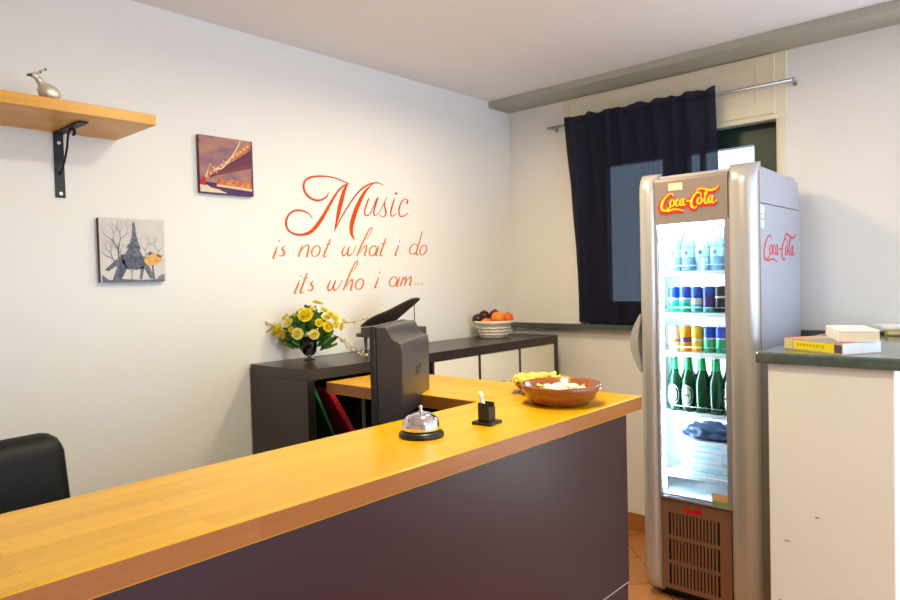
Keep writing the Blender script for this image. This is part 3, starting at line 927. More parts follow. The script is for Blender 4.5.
# binders leaning in the open cell
for nm, x0_, th, col, ang_, L_, lab in (('green', 0.006, 0.012, 'green_binder', -24, 0.335, 'green binder leaning in the open cell of the black sideboard'),
                                   ('red', 0.085, 0.024, 'red_binder', -31, 0.315, 'red binder leaning in the open cell of the black sideboard')):
    t = thing('binder', lab, 'binder', (xs[0] + x0_, CY0 + 0.10, zs[2] + 0.001), 0, 'binders in the open sideboard cell')
    a = math.radians(ang_)
    ca, sa = math.cos(a), math.sin(a)
    b = nb()
    b2 = nb(); box(b2, 0, th, -0.07, 0.07, 0, L_, bev=0.002)
    box(b2, 0.003, th - 0.003, -0.065, 0.072, 0.004, L_ - 0.004, mi=1)
    bmesh.ops.transform(b2, matrix=Matrix.Translation((L_ * abs(sa) - 0.028, 0, 0)) @ Matrix.Translation((0, 0, th * abs(sa) * 0)) @ Matrix.Rotation(a, 4, 'Y') , verts=b2.verts)
    mz = min(v.co.z for v in b2.verts); mxx = min(v.co.x for v in b2.verts)
    bmesh.ops.translate(b2, vec=(-mxx, 0, -mz), verts=b2.verts)
    # lean the other way: mirrored so that the top rests towards the left panel
    bmesh.ops.scale(b2, vec=(1, 1, 1), verts=b2.verts)
    obj('cover', b2, [col, 'paper'], t, world=False)
    b.free()

# ================================================================== RECEPTION COUNTER
def edge_faces(bm):
    """give the side faces of a worktop the browner wood"""
    for f in bm.faces:
        f.normal_update()
        if abs(f.normal.z) < 0.3:
            f.material_index = 1


KX1, KY0, KY1, KZ = -1.4885, -1.6194, -1.2416, 1.06
kt = thing('reception_counter', 'L-shaped reception counter with honey butcher-block top and dark front', 'counter', (-2.4, -1.43, 0))
b = nb(); box(b, -3.95, KX1, KY0, KY1, KZ - 0.045, KZ, bev=0.0025); edge_faces(b); obj('countertop', b, ['top', 'top_edge'], kt)
b = nb(); box(b, -1.868, KX1, KY1 + 0.0005, -0.46, KZ - 0.045, KZ, bev=0.002); edge_faces(b); obj('return_top', b, ['top_return', 'top_edge'], kt)
b = nb(); box(b, -3.93, -1.540, -1.589, -1.571, 0.4615, KZ - 0.0455, bev=0.001); obj('front_panel', b, 'laminate', kt)
b = nb(); box(b, -3.93, -1.545, -1.587, -1.571, 0.02, 0.458, bev=0.001); obj('lower_panel', b, 'laminate', kt)
b = nb(); box(b, -3.93, -1.545, -1.5885, -1.5725, 0.458, 0.4615); obj('seam_highlight_strip', b, 'seam', kt)
b = nb(); box(b, -1.575, -1.556, -1.570, -0.62, 0.02, KZ - 0.0455); obj('end_panel', b, 'laminate', kt)
b = nb(); box(b, -1.84, -1.577, -0.66, -0.64, 0.0, KZ - 0.0455); obj('support_panel', b, 'laminate', kt)
for xx in (-3.9, -2.75, -1.6):
    b = nb(); tube(b, [(xx, -1.545, 0.0), (xx, -1.545, 0.02)], 0.02, 12); obj('foot', b, 'black', kt)
b = nb(); box(b, -3.93, -3.91, -1.571, -1.26, 0.0, KZ - 0.0455); obj('end_panel', b, 'laminate', kt)

dk = thing('desk', 'low dark work desk behind the reception counter', 'desk', (-2.6, -1.2, 0))
b = nb(); box(b, -3.3, -1.88, -1.565, -0.95, 0.70, 0.735, bev=0.002); obj('desktop', b, 'blackbrown', dk)
for xx in (-3.27, -1.91):
    for yy in (-1.53, -0.98):
        b = nb(); box(b, xx - 0.02, xx + 0.02, yy - 0.02, yy + 0.02, 0.0, 0.70); obj('leg', b, 'blackmetal', dk)

# ================================================================== MONITOR
MA, MW, MD = 0.539, 0.371, 0.098
mn = thing('monitor', 'dark grey desktop monitor seen from behind on the low desk', 'monitor', (-2.129, -1.032, 0.735), MA)
# local frame: x along the screen, -y towards the viewer (back of the screen)
zb, zt, zs_ = 1.012 - 0.735, 1.31 - 0.735, 1.258 - 0.735
prof = [(0.016, zb - 0.004), (0.045, zb - 0.004), (0.080, zb + 0.002), (MD - 0.004, zb + 0.010), (MD, zb + 0.022), (MD + 0.002, zs_ - 0.03), (MD, zs_ - 0.003), (MD - 0.003, zs_)]
prof += [(MD - 0.003 - 0.038 * math.sin(PI / 2 * k / 8), zs_ + 0.034 * (1 - math.cos(PI / 2 * k / 8))) for k in range(1, 9)]
prof += [(MD - 0.0415 - 0.012 * (1 - math.cos(PI / 2 * k / 5)), zs_ + 0.034 + (zt - zs_ - 0.034) * math.sin(PI / 2 * k / 5)) for k in range(1, 6)] + [(0.016, zt)]
b = nb(); prism(b, prof, (0, 0, 0), -Y, Z, X, 0.0, MW, 0, smooth=True)
caps_ = [e for f in b.faces if len(f.verts) > 4 for e in f.edges]
bmesh.ops.bevel(b, geom=caps_, offset=0.004, segments=2, affect='EDGES', profile=0.5)
obj('back_shell', b, 'monitor_back', mn, world=False)
b = nb(); box(b, -0.003, MW + 0.003, -0.0155, 0.004, zb - 0.010, zt + 0.003, bev=0.003); bz = obj('bezel', b, 'monitor', mn, world=False)
b = nb(); box(b, 0.012, MW - 0.012, 0.004, 0.0052, zb + 0.012, zt - 0.012); obj('screen', b, 'screen', bz, world=False)
b = nb()
for k, st in enumerate(([(0.150, zb + 0.125, .004), (0.165, zb + 0.155, .005), (0.168, zb + 0.14, .005), (0.176, zb + 0.13, .003)],
                        [(0.186, zb + 0.122, .004), (0.2, zb + 0.14, .006), (0.205, zb + 0.162, .004)],
                        [(0.19, zb + 0.15, .004), (0.206, zb + 0.142, .005), (0.216, zb + 0.15, .005)])):
    ribbon(b, [(p[0] + 0.02, p[1], p[2] * 1.6) for p in st], (0, -MD - 0.0012, 0), X, Z, -Y, 0, 0.001 + k * 0.0001)
lg = obj('emblem', b, 'logo_grey', mn, world=False); lg['label'] = 'dark emblem on the monitor back'
b = nb(); box(b, MW / 2 - 0.05, MW / 2 + 0.05, -0.055, -0.03, 0.012, zb + 0.02, bev=0.006); obj('neck', b, 'monitor', mn, world=False)
b = nb(); lathe(b, [(0.11, 0.0), (0.11, 0.006), (0.09, 0.014), (0, 0.015)], 28, (MW / 2, -0.04, 0), sy=0.8); obj('stand_base', b, 'monitor', mn, world=False)

# ================================================================== OFFICE CHAIR
oc = thing('office_chair', 'black leather office chair behind the counter', 'office chair', (-3.118, -0.82, 0), 0.12)
b = nb(); box(b, -0.24, 0.24, -0.05, 0.05, 0.56, 1.087, bev=0.048, seg=4)
for v in b.verts:
    v.co.y += 0.06 + 0.12 * (v.co.z - 0.56) + 0.25 * (v.co.x ** 2) * -1
    v.co.x *= 1.0 - 0.22 * max(0, v.co.z - 0.8)
obj('backrest', b, 'leather', oc, True, world=False)
b = nb(); box(b, -0.25, 0.25, -0.30, 0.18, 0.42, 0.50, bev=0.035, seg=4); obj('seat', b, 'leather', oc, True, world=False)
b = nb(); tube(b, cr([(0, 0.05, 0.40), (0, 0.19, 0.42), (0, 0.215, 0.55), (0, 0.17, 0.68)], 4), 0.02, 8); obj('back_support', b, 'black', oc, world=False)
b = nb(); tube(b, [(0, -0.06, 0.10), (0, -0.06, 0.42)], 0.026, 14); obj('column', b, 'black', oc, world=False)
b = nb()
for k in range(5):
    a = 2 * PI * k / 5 + 0.3
    tube(b, [(0, -0.06, 0.105), (0.14 * math.cos(a), -0.06 + 0.14 * math.sin(a), 0.092), (0.27 * math.cos(a), -0.06 + 0.27 * math.sin(a), 0.07)], [0.026, 0.02, 0.015], 8)
bs = obj('base', b, 'black', oc, world=False)
for k in range(5):
    a = 2 * PI * k / 5 + 0.3
    b = nb(); px, py = 0.27 * math.cos(a), -0.06 + 0.27 * math.sin(a)
    tube(b, [(px - 0.012 * math.sin(a), py + 0.012 * math.cos(a), 0.027), (px + 0.012 * math.sin(a), py - 0.012 * math.cos(a), 0.027)], 0.027, 14)
    tube(b, [(px, py, 0.03), (px, py, 0.072)], 0.008, 8)
    obj('caster', b, 'black', bs, world=False)
for s in (-1, 1):
    b = nb(); tube(b, cr([(0.25 * s, 0.08, 0.44), (0.29 * s, 0.08, 0.5), (0.29 * s, 0.06, 0.62), (0.29 * s, -0.02, 0.645), (0.29 * s, -0.2, 0.645)], 4), 0.018, 8); obj('armrest', b, 'black', oc, world=False)

# ================================================================== DRINKS FRIDGE
FX, FYL, FYR = -0.698, -1.217, -1.7228           # front plane, left and right faces (as seen from the front)
FBK = -0.075
fr = thing('drinks_fridge', 'tall silver glass-door drinks fridge with lit contents and red script logo', 'fridge', (-0.38, -1.47, 0))
CAPZ = 1.733
bx = FX + 0.055                                   # where the pillars meet the carcass
b = nb()
box(b, bx, FBK, FYR, FYR + 0.022, 0.045, CAPZ - 0.002, bev=0.002)
box(b, bx, FBK, FYL - 0.022, FYL, 0.045, CAPZ - 0.002, bev=0.002)
box(b, FBK - 0.02, FBK, FYR + 0.022, FYL - 0.022, 0.045, CAPZ - 0.002)
box(b, bx, FBK - 0.02, FYR + 0.022, FYL - 0.022, 0.045, 0.44)
sd = obj('carcass', b, 'fridge_side', fr)
b = nb()
pr_ = [(bx, CAPZ + 0.001), (FBK, CAPZ + 0.001), (FBK, 1.80)] + [(FBK - 0.075 + 0.075 * math.cos(a), 1.80 + 0.075 * math.sin(a)) for a in [PI / 2 * k / 8 for k in range(1, 9)]] + [(bx, 1.885)]
prism(b, pr_, (0, FYR, 0), X, Z, Y, 0.0, FYL - FYR, 0)
bmesh.ops.bevel(b, geom=[e for e in b.edges if abs(e.verts[0].co.y - e.verts[1].co.y) < 1e-6 and min(e.verts[0].co.z, e.verts[1].co.z) > 1.79], offset=0.012, segments=3, affect='EDGES', profile=0.5)
obj('top_cap', b, 'fridge_side', fr)


def pillar(y0, y1):
    """rounded upright whose ends curve back over the carcass"""
    bm = nb()
    D = 0.075                                     # bulge forward
    zt_, zb_, rt, rb = 1.90, 0.022, 0.085, 0.10
    rows = []
    for k in range(9):
        a = PI / 2 * (1 - k / 8)
        rows.append((zb_ + rb * (1 - math.sin(a)), max(0.02, math.cos(a))))
    rows += [(0.6, 1.0), (1.2, 1.0)]
    for k in range(11):
        a = PI / 2 * k / 10
        rows.append((zt_ - rt + rt * math.sin(a), max(0.02, math.cos(a))))
    rings = []
    n = 14
    yc, hw = (y0 + y1) / 2, (y1 - y0) / 2
    for z, s in rows:
        ring = [bm.verts.new((bx + 0.02, y0, z))]
        for k in range(n + 1):
            t = -1 + 2 * k / n
            sgn = 1 if t > 0 else -1
            ang = t * PI / 2
            yy = yc + hw * sgn * abs(math.sin(ang)) ** 0.85
            xx = (bx + 0.015) - D * s * abs(math.cos(ang)) ** 0.62
            ring.append(bm.verts.new((xx, yy, z)))
        ring.append(bm.verts.new((bx + 0.02, y1, z)))
        rings.append(ring)
    for p, q in zip(rings, rings[1:]):
        for k in range(len(p)):
            j = (k + 1) % len(p)
            f = bm.faces.new((p[k], p[j], q[j], q[k])); f.smooth = True
    bm.faces.new(rings[0]); bm.faces.new(list(reversed(rings[-1])))
    return bm


obj('front_pillar', pillar(FYL - 0.085, FYL + 0.001), 'fridge', fr)
obj('front_pillar', pillar(FYR - 0.001, FYR + 0.118), 'fridge', fr)
PL, PR = FYL - 0.083, FYR + 0.116                # inner edges of the pillars
# dark sealing seams beside the right pillar
b = nb(); box(b, bx - 0.002, bx + 0.004, FYR - 0.0012, FYR + 0.004, 0.06, 1.86); obj('seam', b, 'grille', fr)
# header with the lit sign
b = nb()
prism(b, [(FX + 0.012, 1.676), (FX + 0.010, 1.855), (FX + 0.018, 1.868), (FX + 0.034, 1.872), (bx + 0.02, 1.872), (bx + 0.02, 1.676)], (0, PR - 0.006, 0), X, Z, Y, 0, PL - PR + 0.008, 0)
obj('header_panel', b, 'header', fr)

LOGO = [
 [(2.45, 2.45, .05), (2.3, 2.85, .18), (1.8, 2.95, .22), (1.1, 2.5, .3), (.55, 1.7, .42), (.35, .95, .46), (.55, .4, .4), (1.1, .28, .3), (1.7, .65, .2), (2.0, .95, .08)],
 [(.8, .32, .2), (1.5, .16, .3), (2.3, .34, .26), (3.1, .3, .24), (3.9, .02, .12), (4.1, -.05, .03)],
 [(2.35, 1.95, .1), (1.95, 1.7, .3), (1.85, 1.15, .34), (2.15, .85, .2), (2.5, 1.15, .3), (2.55, 1.7, .3), (2.3, 1.95, .12), (2.7, 1.75, .08)],
 [(3.3, 1.7, .2), (3.2, 1.98, .12), (2.95, 1.75, .3), (2.82, 1.2, .34), (3.05, .85, .2), (3.4, 1.1, .08)],
 [(4.1, 1.8, .12), (3.85, 1.98, .14), (3.6, 1.6, .32), (3.55, 1.1, .34), (3.8, .88, .18), (4.05, 1.3, .12)],
 [(4.2, 2.0, .26), (4.08, 1.5, .34), (4.06, 1.05, .32), (4.25, .85, .18), (4.55, 1.1, .08)],
 [(4.62, 1.42, .18), (4.85, 1.55, .26), (5.15, 1.48, .14)],
 [(6.9, 1.9, .05), (7.05, 2.35, .2), (6.75, 2.7, .22), (6.2, 2.6, .26), (5.65, 1.95, .38), (5.4, 1.2, .44), (5.55, .5, .4), (6.0, .3, .26), (6.4, .6, .1)],
 [(6.15, 2.55, .1), (6.5, 3.15, .24), (7.1, 3.35, .28), (7.8, 3.1, .3), (8.6, 2.9, .34), (9.3, 3.05, .3), (9.75, 3.4, .12), (9.9, 3.55, .02)],
 [(6.9, 1.95, .1), (6.55, 1.7, .3), (6.42, 1.15, .34), (6.7, .85, .2), (7.05, 1.15, .3), (7.1, 1.7, .3), (6.85, 1.95, .12)],
 [(7.25, 1.2, .08), (7.7, 1.9, .12), (8.0, 2.6, .16), (7.95, 2.85, .12), (7.75, 2.6, .22), (7.62, 1.8, .32), (7.6, 1.1, .34), (7.8, .82, .2), (8.1, 1.1, .08)],
 [(8.75, 1.8, .12), (8.5, 1.98, .14), (8.25, 1.6, .32), (8.2, 1.1, .34), (8.45, .88, .18), (8.7, 1.3, .12)],
 [(8.9, 2.0, .26), (8.78, 1.5, .34), (8.76, 1.05, .32), (8.98, .82, .2), (9.5, 1.2, .1)],
]


def logo(bm, O, U, V, N, wdt, hgt, n0, n1, mi=0, wmul=1.0, wadd=0.0, du=0, dv=0):
    """U to the right of the writing; wdt x hgt metres"""
    k = wdt / 10.0
    kv = hgt / 3.4
    for i, s in enumerate(LOGO):
        ribbon(bm, [((u + du) * k, (v + dv) * kv, wd * (k + kv) / 2) for u, v, wd in s], O, U, V, N, n0, n1 + 0.00004 * i, mi, wmul, wadd * k)


b = nb()
O_ = Vector((FX + 0.0115, -1.322, 1.722))
logo(b, O_, -Y, Z, -X, 0.262, 0.088, 0, 0.004, 0, 1.9, 0.22, -0.12, -0.12)
logo(b, O_, -Y, Z, -X, 0.262, 0.088, 0.003, 0.0065, 1, 1.05, 0.0)
lo = obj('lit_sign', b, ['sign_red', 'sign_yellow'], fr); lo['label'] = 'glowing yellow and red script sign'
b = nb(); box(b, FX + 0.0085, FX + 0.0105, -1.425, -1.362, 1.812, 1.844); s_ = obj('sticker', b, 'paper_cream', fr); s_['label'] = 'cream paper sticker'
b = nb(); logo(b, (-0.607, FYR, 1.492), X, Z, -Y, 0.475, 0.128, 0.0, 0.0008, 0, 0.78)
s_ = obj('side_logo', b, 'red_print', fr); s_['label'] = 'red script logo on the side panel'
for z0, z1 in ((1.69, 1.722), (1.672, 1.685), (1.632, 1.662)):
    b = nb(); box(b, -0.638, -0.585, FYR - 0.0008, FYR, z0, z1); s_ = obj('sticker', b, 'paper', fr); s_['label'] = 'small white sticker on the side panel'
# vent grille below the door
b = nb()
gx = FX + 0.022
ys0, ys1 = -1.558, -1.332
zr = [(0.075, 0.168), (0.184, 0.280), (0.296, 0.398)]
box(b, gx, gx + 0.006, PR, ys0, 0.055, 0.4605)
box(b, gx, gx + 0.006, ys1, PL, 0.055, 0.4605)
lastz = 0.055
for z0, z1 in zr:
    box(b, gx, gx + 0.006, ys0, ys1, lastz, z0)
    lastz = z1
box(b, gx, gx + 0.006, ys0, ys1, lastz, 0.4605)
nsl = 15
pt = (ys1 - ys0) / nsl
for z0, z1 in zr:
    for k in range(1, nsl):
        yy = ys0 + k * pt
        box(b, gx + 0.0005, gx + 0.006, yy - 0.0045, yy + 0.0045, z0, z1)
gr = obj('vent_grille', b, 'grille', fr)
b = nb(); box(b, gx + 0.012, gx + 0.018, PR, PL, 0.055, 0.44); obj('recess', b, 'dark', gr)
b = nb(); logo(b, (gx, -1.405, 0.408), -Y, Z, -X, 0.082, 0.03, 0.0, 0.0012, 0, 1.7, 0.1)
s_ = obj('emblem', b, 'red_logo', gr); s_['label'] = 'small red script emblem above the vent slots'
b = nb(); box(b, gx + 0.03, FBK - 0.01, FYR + 0.02, FYL - 0.02, 0.02, 0.0445); obj('plinth', b, 'dark', fr)
for px in (-0.6, -0.1):
    for py in (FYL - 0.06, FYR + 0.06):
        b = nb(); lathe(b, [(0.02, 0), (0.02, 0.006), (0.01, 0.008), (0.01, 0.0205)], 14, (px, py, 0)); obj('foot', b, 'black', fr)
# inner liner
LX0, LX1, LY0, LY1, LZ0, LZ1 = -0.655, -0.10, FYR + 0.075, FYL - 0.045, 0.475, 1.672
b = nb()
box(b, LX0, LX1, LY1, LY1 + 0.012, LZ0, LZ1)
box(b, LX0, LX1, LY0 - 0.012, LY0, LZ0, LZ1)
box(b, LX1, LX1 + 0.012, LY0 - 0.012, LY1 + 0.012, LZ0, LZ1)
box(b, LX0, LX1, LY0 - 0.012, LY1 + 0.012, LZ1, LZ1 + 0.012)
box(b, LX0, LX1, LY0 - 0.012, LY1 + 0.012, LZ0 - 0.012, LZ0)
obj('liner', b, 'liner', fr)
for yy in (-1.300, LY0 + 0.020):
    b = nb(); tube(b, [(LX0 + 0.008, yy, LZ0 + 0.02), (LX0 + 0.008, yy, LZ1 - 0.02)], 0.012, 12); obj('light_and_fill_tube', b, 'tube', fr)
b = nb(); tube(b, [(LX0 + 0.03, LY0 + 0.03, LZ1 - 0.012), (LX0 + 0.03, LY1 - 0.03, LZ1 - 0.012)], 0.010, 12); obj('light_and_fill_tube', b, 'tube', fr)
for yy in (LY1 - 0.02, LY0 + 0.02):  # added tubes out of sight, brightening the rows from behind
    b = nb(); tube(b, [(LX1 - 0.014, yy, LZ0 + 0.02), (LX1 - 0.014, yy, LZ1 - 0.02)], 0.008, 12); obj('light_and_fill_tube', b, 'tube', fr)
# door: frame and glass
GZ0, GZ1 = 0.463, 1.676
b = nb()
box(b, FX + 0.012, FX + 0.034, PL - 0.006, PL + 0.012, GZ0, GZ1)
box(b, FX + 0.012, FX + 0.034, PR - 0.012, PR + 0.010, GZ0, GZ1)
box(b, FX + 0.012, FX + 0.034, PR + 0.010, PL - 0.006, GZ1 - 0.007, GZ1)
box(b, FX + 0.012, FX + 0.034, PR + 0.010, PL - 0.006, GZ0, GZ0 + 0.006)
df = obj('door_frame', b, 'door_trim', fr)
b = nb(); box(b, FX + 0.020, FX + 0.026, PR + 0.010, PL - 0.006, GZ0 + 0.006, GZ1 - 0.007); obj('door_glass', b, 'doorglass', df)
b = nb(); box(b, FX + 0.0185, FX + 0.0195, PR + 0.012, PR + 0.078, GZ0 + 0.027, GZ0 + 0.058); s_ = obj('price_card', b, 'card_orange', df); s_['label'] = 'orange strip of the card on the glass'
b = nb(); box(b, FX + 0.0185, FX + 0.0195, PR + 0.012, PR + 0.078, GZ0 + 0.008, GZ0 + 0.027); s_ = obj('price_card', b, 'card_green', df); s_['label'] = 'green strip of the card on the glass'
# bow handle on the hinge-free edge
b = nb()
hz0, hz1 = 1.012, 1.278
outer = [(FYL - 0.004 + 0.050 * math.sin(PI * k / 16), hz0 + (hz1 - hz0) * k / 16) for k in range(17)]
inner = [(FYL - 0.004 + 0.016 * math.sin(PI * k / 16) - 0.004, hz0 + 0.02 + (hz1 - hz0 - 0.04) * k / 16) for k in range(16, -1, -1)]
prism(b, outer + inner, (FX + 0.004, 0, 0), Y, Z, X, 0.0, 0.042, 0)
obj('handle', b, 'fridge', fr)
# shelves
SHZ = [1.462, 1.278, 1.104, 0.840, 0.560]
for z in SHZ:
    b = nb()
    box(b, LX0 + 0.045, LX1 - 0.02, LY0 + 0.004, LY1 - 0.004, z - 0.008, z)
    sh_ = obj('rack', b, 'wire', fr)
    b = nb(); box(b, LX0 + 0.036, LX0 + 0.0445, LY0 + 0.004, LY1 - 0.004, z - 0.018, z + 0.002, bev=0.002); obj('price_rail', b, 'wire', sh_)
    b = nb(); tube(b, [(LX0 + 0.038, LY0 + 0.006, z + 0.026), (LX0 + 0.038, LY1 - 0.006, z + 0.026)], 0.002, 6); obj('guard_wire', b, 'steel', sh_)


# ------------------------------------------------------------------ what the fridge holds
def lathe_obj(name, prof, mats, mis, loc, label, cat, group, seg=20):
    b = nb(); lathe(b, prof, seg, mis=mis)
    return single(name, b, mats, loc, label, cat, group)


def can_proto(loc, label, bands):
    """slim drink can: body with printed bands, lid and ring pull"""
    t = thing('drink_can', label, 'can', loc, 0, 'drink cans in the fridge')
    prof = [(0.020, 0.0), (0.0255, 0.005)]
    mis = [0]
    mats = ['canlid']
    n = len(bands)
    for i, (mname, f) in enumerate(bands):
        mats.append(mname)
        prof.append((0.0258, 0.005 + 0.103 * f)); mis.append(i + 1)
    prof += [(0.021, 0.116), (0.0215, 0.118), (0.0205, 0.1185)]
    mis += [n, 0, 0]
    b = nb(); lathe(b, prof, 20, mis=mis); obj('body', b, mats, t, world=False)
    b = nb(); lathe(b, [(0.0195, 0.1150), (0.0195, 0.1162), (0, 0.1165)], 16); ld = obj('lid', b, 'canlid', t, world=False)
    b = nb(); box(b, -0.008, 0.008, -0.004, 0.004, 0.1166, 0.1178); obj('ring_pull', b, 'canlid', ld, world=False)
    return t


ORD = ['leftmost', 'second from the left', 'third from the left', 'fourth from the left', 'fifth from the left', 'sixth from the left']
BG = [('cangreen', 0.40), ('canteal', 0.52), ('canwhite', 0.62), ('canblue', 1.0)]
BG2 = [('canteal', 0.34), ('canwhite', 0.6), ('canblue', 1.0)]
DB = [('canteal', 0.2), ('canpurple', 0.8), ('canblue', 1.0)]
BR = [('canblack', 0.25), ('canred', 0.45), ('canwhite', 0.52), ('canred', 0.8), ('canblack', 1.0)]
BK = [('canblack', 0.6), ('canwhite', 0.68), ('canblack', 1.0)]
OR = [('canorange', 0.40), ('canpurple', 0.60), ('canorange', 1.0)]
YE = [('canyellow', 0.45), ('canwhite', 0.55), ('canyellow', 1.0)]
WH = [('canwhite', 0.4), ('canorange', 0.5), ('canwhite', 1.0)]
GB = [('cangreen', 0.55), ('canwhite', 0.62), ('canblue', 1.0)]
nm = {id(BG): 'blue and green', id(BG2): 'blue and teal', id(DB): 'violet and blue', id(BR): 'black and red', id(BK): 'black', id(OR): 'orange and violet', id(YE): 'yellow', id(WH): 'white and orange', id(GB): 'blue-topped green'}
rows = [
    (SHZ[1], -0.585, [BG, BG, BG2, DB, BK, BR], 'front', 'second fridge shelf'),
    (SHZ[1], -0.525, [BG2, BG, DB, BK, BR, BK], 'second', 'second fridge shelf'),
    (SHZ[2], -0.585, [WH, OR, YE, GB, GB, GB], 'front', 'third fridge shelf'),
    (SHZ[2], -0.525, [OR, YE, GB, GB, GB, BG], 'second', 'third fridge shelf'),
]
protos = {}
for z, x_, kinds, rw, shn in rows:
    for k, kd in enumerate(kinds):
        yy = -1.334 - k * 0.0525 - (0.027 if rw == 'second' else 0)
        lab = nm[id(kd)] + ' can, ' + ORD[k] + ', ' + rw + ' row of the ' + shn
        if id(kd) not in protos:
            protos[id(kd)] = can_proto((x_, yy, z), lab, kd)
        else:
            dup(protos[id(kd)], (x_, yy, z), 0, lab)

# clear water bottles on the top shelf
proto = None
for rw, x_ in (('front', -0.585), ('second', -0.515)):
    for k in range(5):
        yy = -1.342 - k * 0.0625 - (0.02 if rw == 'second' else 0)
        lab = 'clear water bottle, ' + ORD[k] + ', ' + rw + ' row of the top fridge shelf'
        if proto is None:
            proto = thing('water_bottle', lab, 'bottle', (x_, yy, SHZ[0]), 0, 'water bottles on the top fridge shelf')
            b = nb(); lathe(b, [(0.024, 0), (0.029, 0.006), (0.029, 0.05), (0.0275, 0.055), (0.029, 0.06), (0.029, 0.105), (0.026, 0.125), (0.016, 0.15), (0.012, 0.165), (0.012, 0.178)], 20); obj('body', b, 'pet', proto, world=False)
            b = nb(); lathe(b, [(0.0295, 0.062), (0.0295, 0.100)], 20, caps=False); lb = obj('wrapper', b, 'water_label', proto, world=False)
            b = nb(); ball(b, (-0.0295, 0, 0.082), 0.008, 0.2, 1, 1.2, 10); obj('emblem', b, 'blue_dot', lb, world=False)
            b = nb(); lathe(b, [(0.0145, 0.174), (0.0145, 0.190), (0.013, 0.192)], 16); obj('cap', b, 'capblue', proto, world=False)
        else:
            dup(proto, (x_, yy, SHZ[0]), 0, lab)

# green beer bottles on the fourth shelf
proto = None
for rw, x_, n_ in (('front', -0.580, 5), ('second', -0.510, 5), ('third', -0.440, 5)):
    for k in range(n_):
        yy = -1.330 - k * 0.0625 - {'front': 0, 'second': 0.031, 'third': 0.010}[rw]
        if yy < -1.61:
            yy = -1.61
        rz = {0: 0.0, 1: 0.1, 4: -0.25}.get(k, 1.9) if rw == 'front' else 2.2
        lab = 'green glass beer bottle, ' + ORD[k] + ', ' + rw + ' row of the fourth shelf'
        if proto is None:
            proto = thing('beer_bottle', lab, 'bottle', (x_, yy, SHZ[3]), rz, 'beer bottles on the fourth fridge shelf')
            b = nb(); lathe(b, [(0.026, 0), (0.0305, 0.005), (0.0305, 0.125), (0.028, 0.145), (0.019, 0.170), (0.0155, 0.190), (0.013, 0.235), (0.0135, 0.242)], 24); obj('body', b, 'beer', proto, world=False)
            b = nb(); lathe(b, [(0.0168, 0.186), (0.0150, 0.212), (0.0142, 0.236)], 20, caps=False); obj('foil', b, 'beerneck', proto, world=False)
            b = nb(); lathe(b, [(0.0150, 0.238), (0.0155, 0.244), (0.014, 0.249), (0, 0.2495)], 18); obj('cap', b, 'canlid', proto, world=False)

            def oval(bm, rad, zc, hw, hh, mi):
                c_ = []
                for i in range(24):
                    a = 2 * PI * i / 24
                    th = hw * math.cos(a) / rad
                    c_.append(bm.verts.new((-rad * math.cos(th), -rad * math.sin(th), zc + hh * math.sin(a))))
                cc = bm.verts.new((-rad - 0.0002, 0, zc))
                for i in range(24):
                    f = bm.faces.new((cc, c_[i], c_[(i + 1) % 24])); f.material_index = mi
            b = nb(); oval(b, 0.0309, 0.073, 0.029, 0.047, 0); oval(b, 0.0312, 0.073, 0.021, 0.037, 1); oval(b, 0.0315, 0.073, 0.019, 0.034, 0)
            box(b, -0.0322, -0.0316, -0.014, 0.014, 0.070, 0.079, mi=1)
            obj('oval_label', b, ['beerlabel', 'beerlabel2'], proto, world=False)
        else:
            dup(proto, (x_, yy, SHZ[3]), rz, lab)

# bottom: cartons, a dark blue bag and a small bottle
for k, (x0, x1, y0, y1, z0, z1, lab) in enumerate((
        (-0.60, -0.42, -1.575, -1.36, 0.5605, 0.618, 'lowest white carton stacked at the bottom of the fridge'),
        (-0.605, -0.43, -1.545, -1.375, 0.6190, 0.668, 'middle white carton of the stack at the bottom of the fridge'),
        (-0.60, -0.42, -1.57, -1.34, 0.6690, 0.716, 'topmost white carton under the dark blue bag in the fridge'))):
    c = thing('carton', lab, 'carton', ((x0 + x1) / 2, (y0 + y1) / 2, z0), 0, 'white cartons at the bottom of the fridge')
    b = nb(); box(b, x0, x1, y0, y1, z0, z1, bev=0.003); obj('body', b, 'box_white', c)
    b = nb(); box(b, x0 - 0.0008, x0, y0 + 0.03, y1 - 0.04, z0 + 0.018, z1 - 0.018); p_ = obj('printed_strip', b, 'water_label', c)
b = nb()
bmesh.ops.create_icosphere(b, subdivisions=4, radius=1.0)
from mathutils import noise as mn_
for v in b.verts:
    d_ = mn_.noise(v.co * 2.3) * 0.35 + mn_.noise(v.co * 6) * 0.18
    v.co = v.co * (1 + d_)
    v.co = Vector((v.co.x * 0.075, v.co.y * 0.115, max(-0.028, v.co.z * 0.042)))
single('plastic_bag', b, 'bag', (-0.525, -1.475, 0.746), 'crumpled dark blue bag on the white cartons in the fridge', 'bag', smooth=True)
t = thing('small_jar', 'small blue jar in the lower corner of the fridge beside the white cartons', 'jar', (-0.585, -1.605, 0.5605))
b = nb(); lathe(b, [(0.020, 0), (0.024, 0.004), (0.024, 0.075), (0.018, 0.085)], 18); obj('body', b, 'blue_dot', t, world=False)
b = nb(); lathe(b, [(0.019, 0.0855), (0.019, 0.1), (0, 0.101)], 18); obj('lid', b, 'capblue', t, world=False)

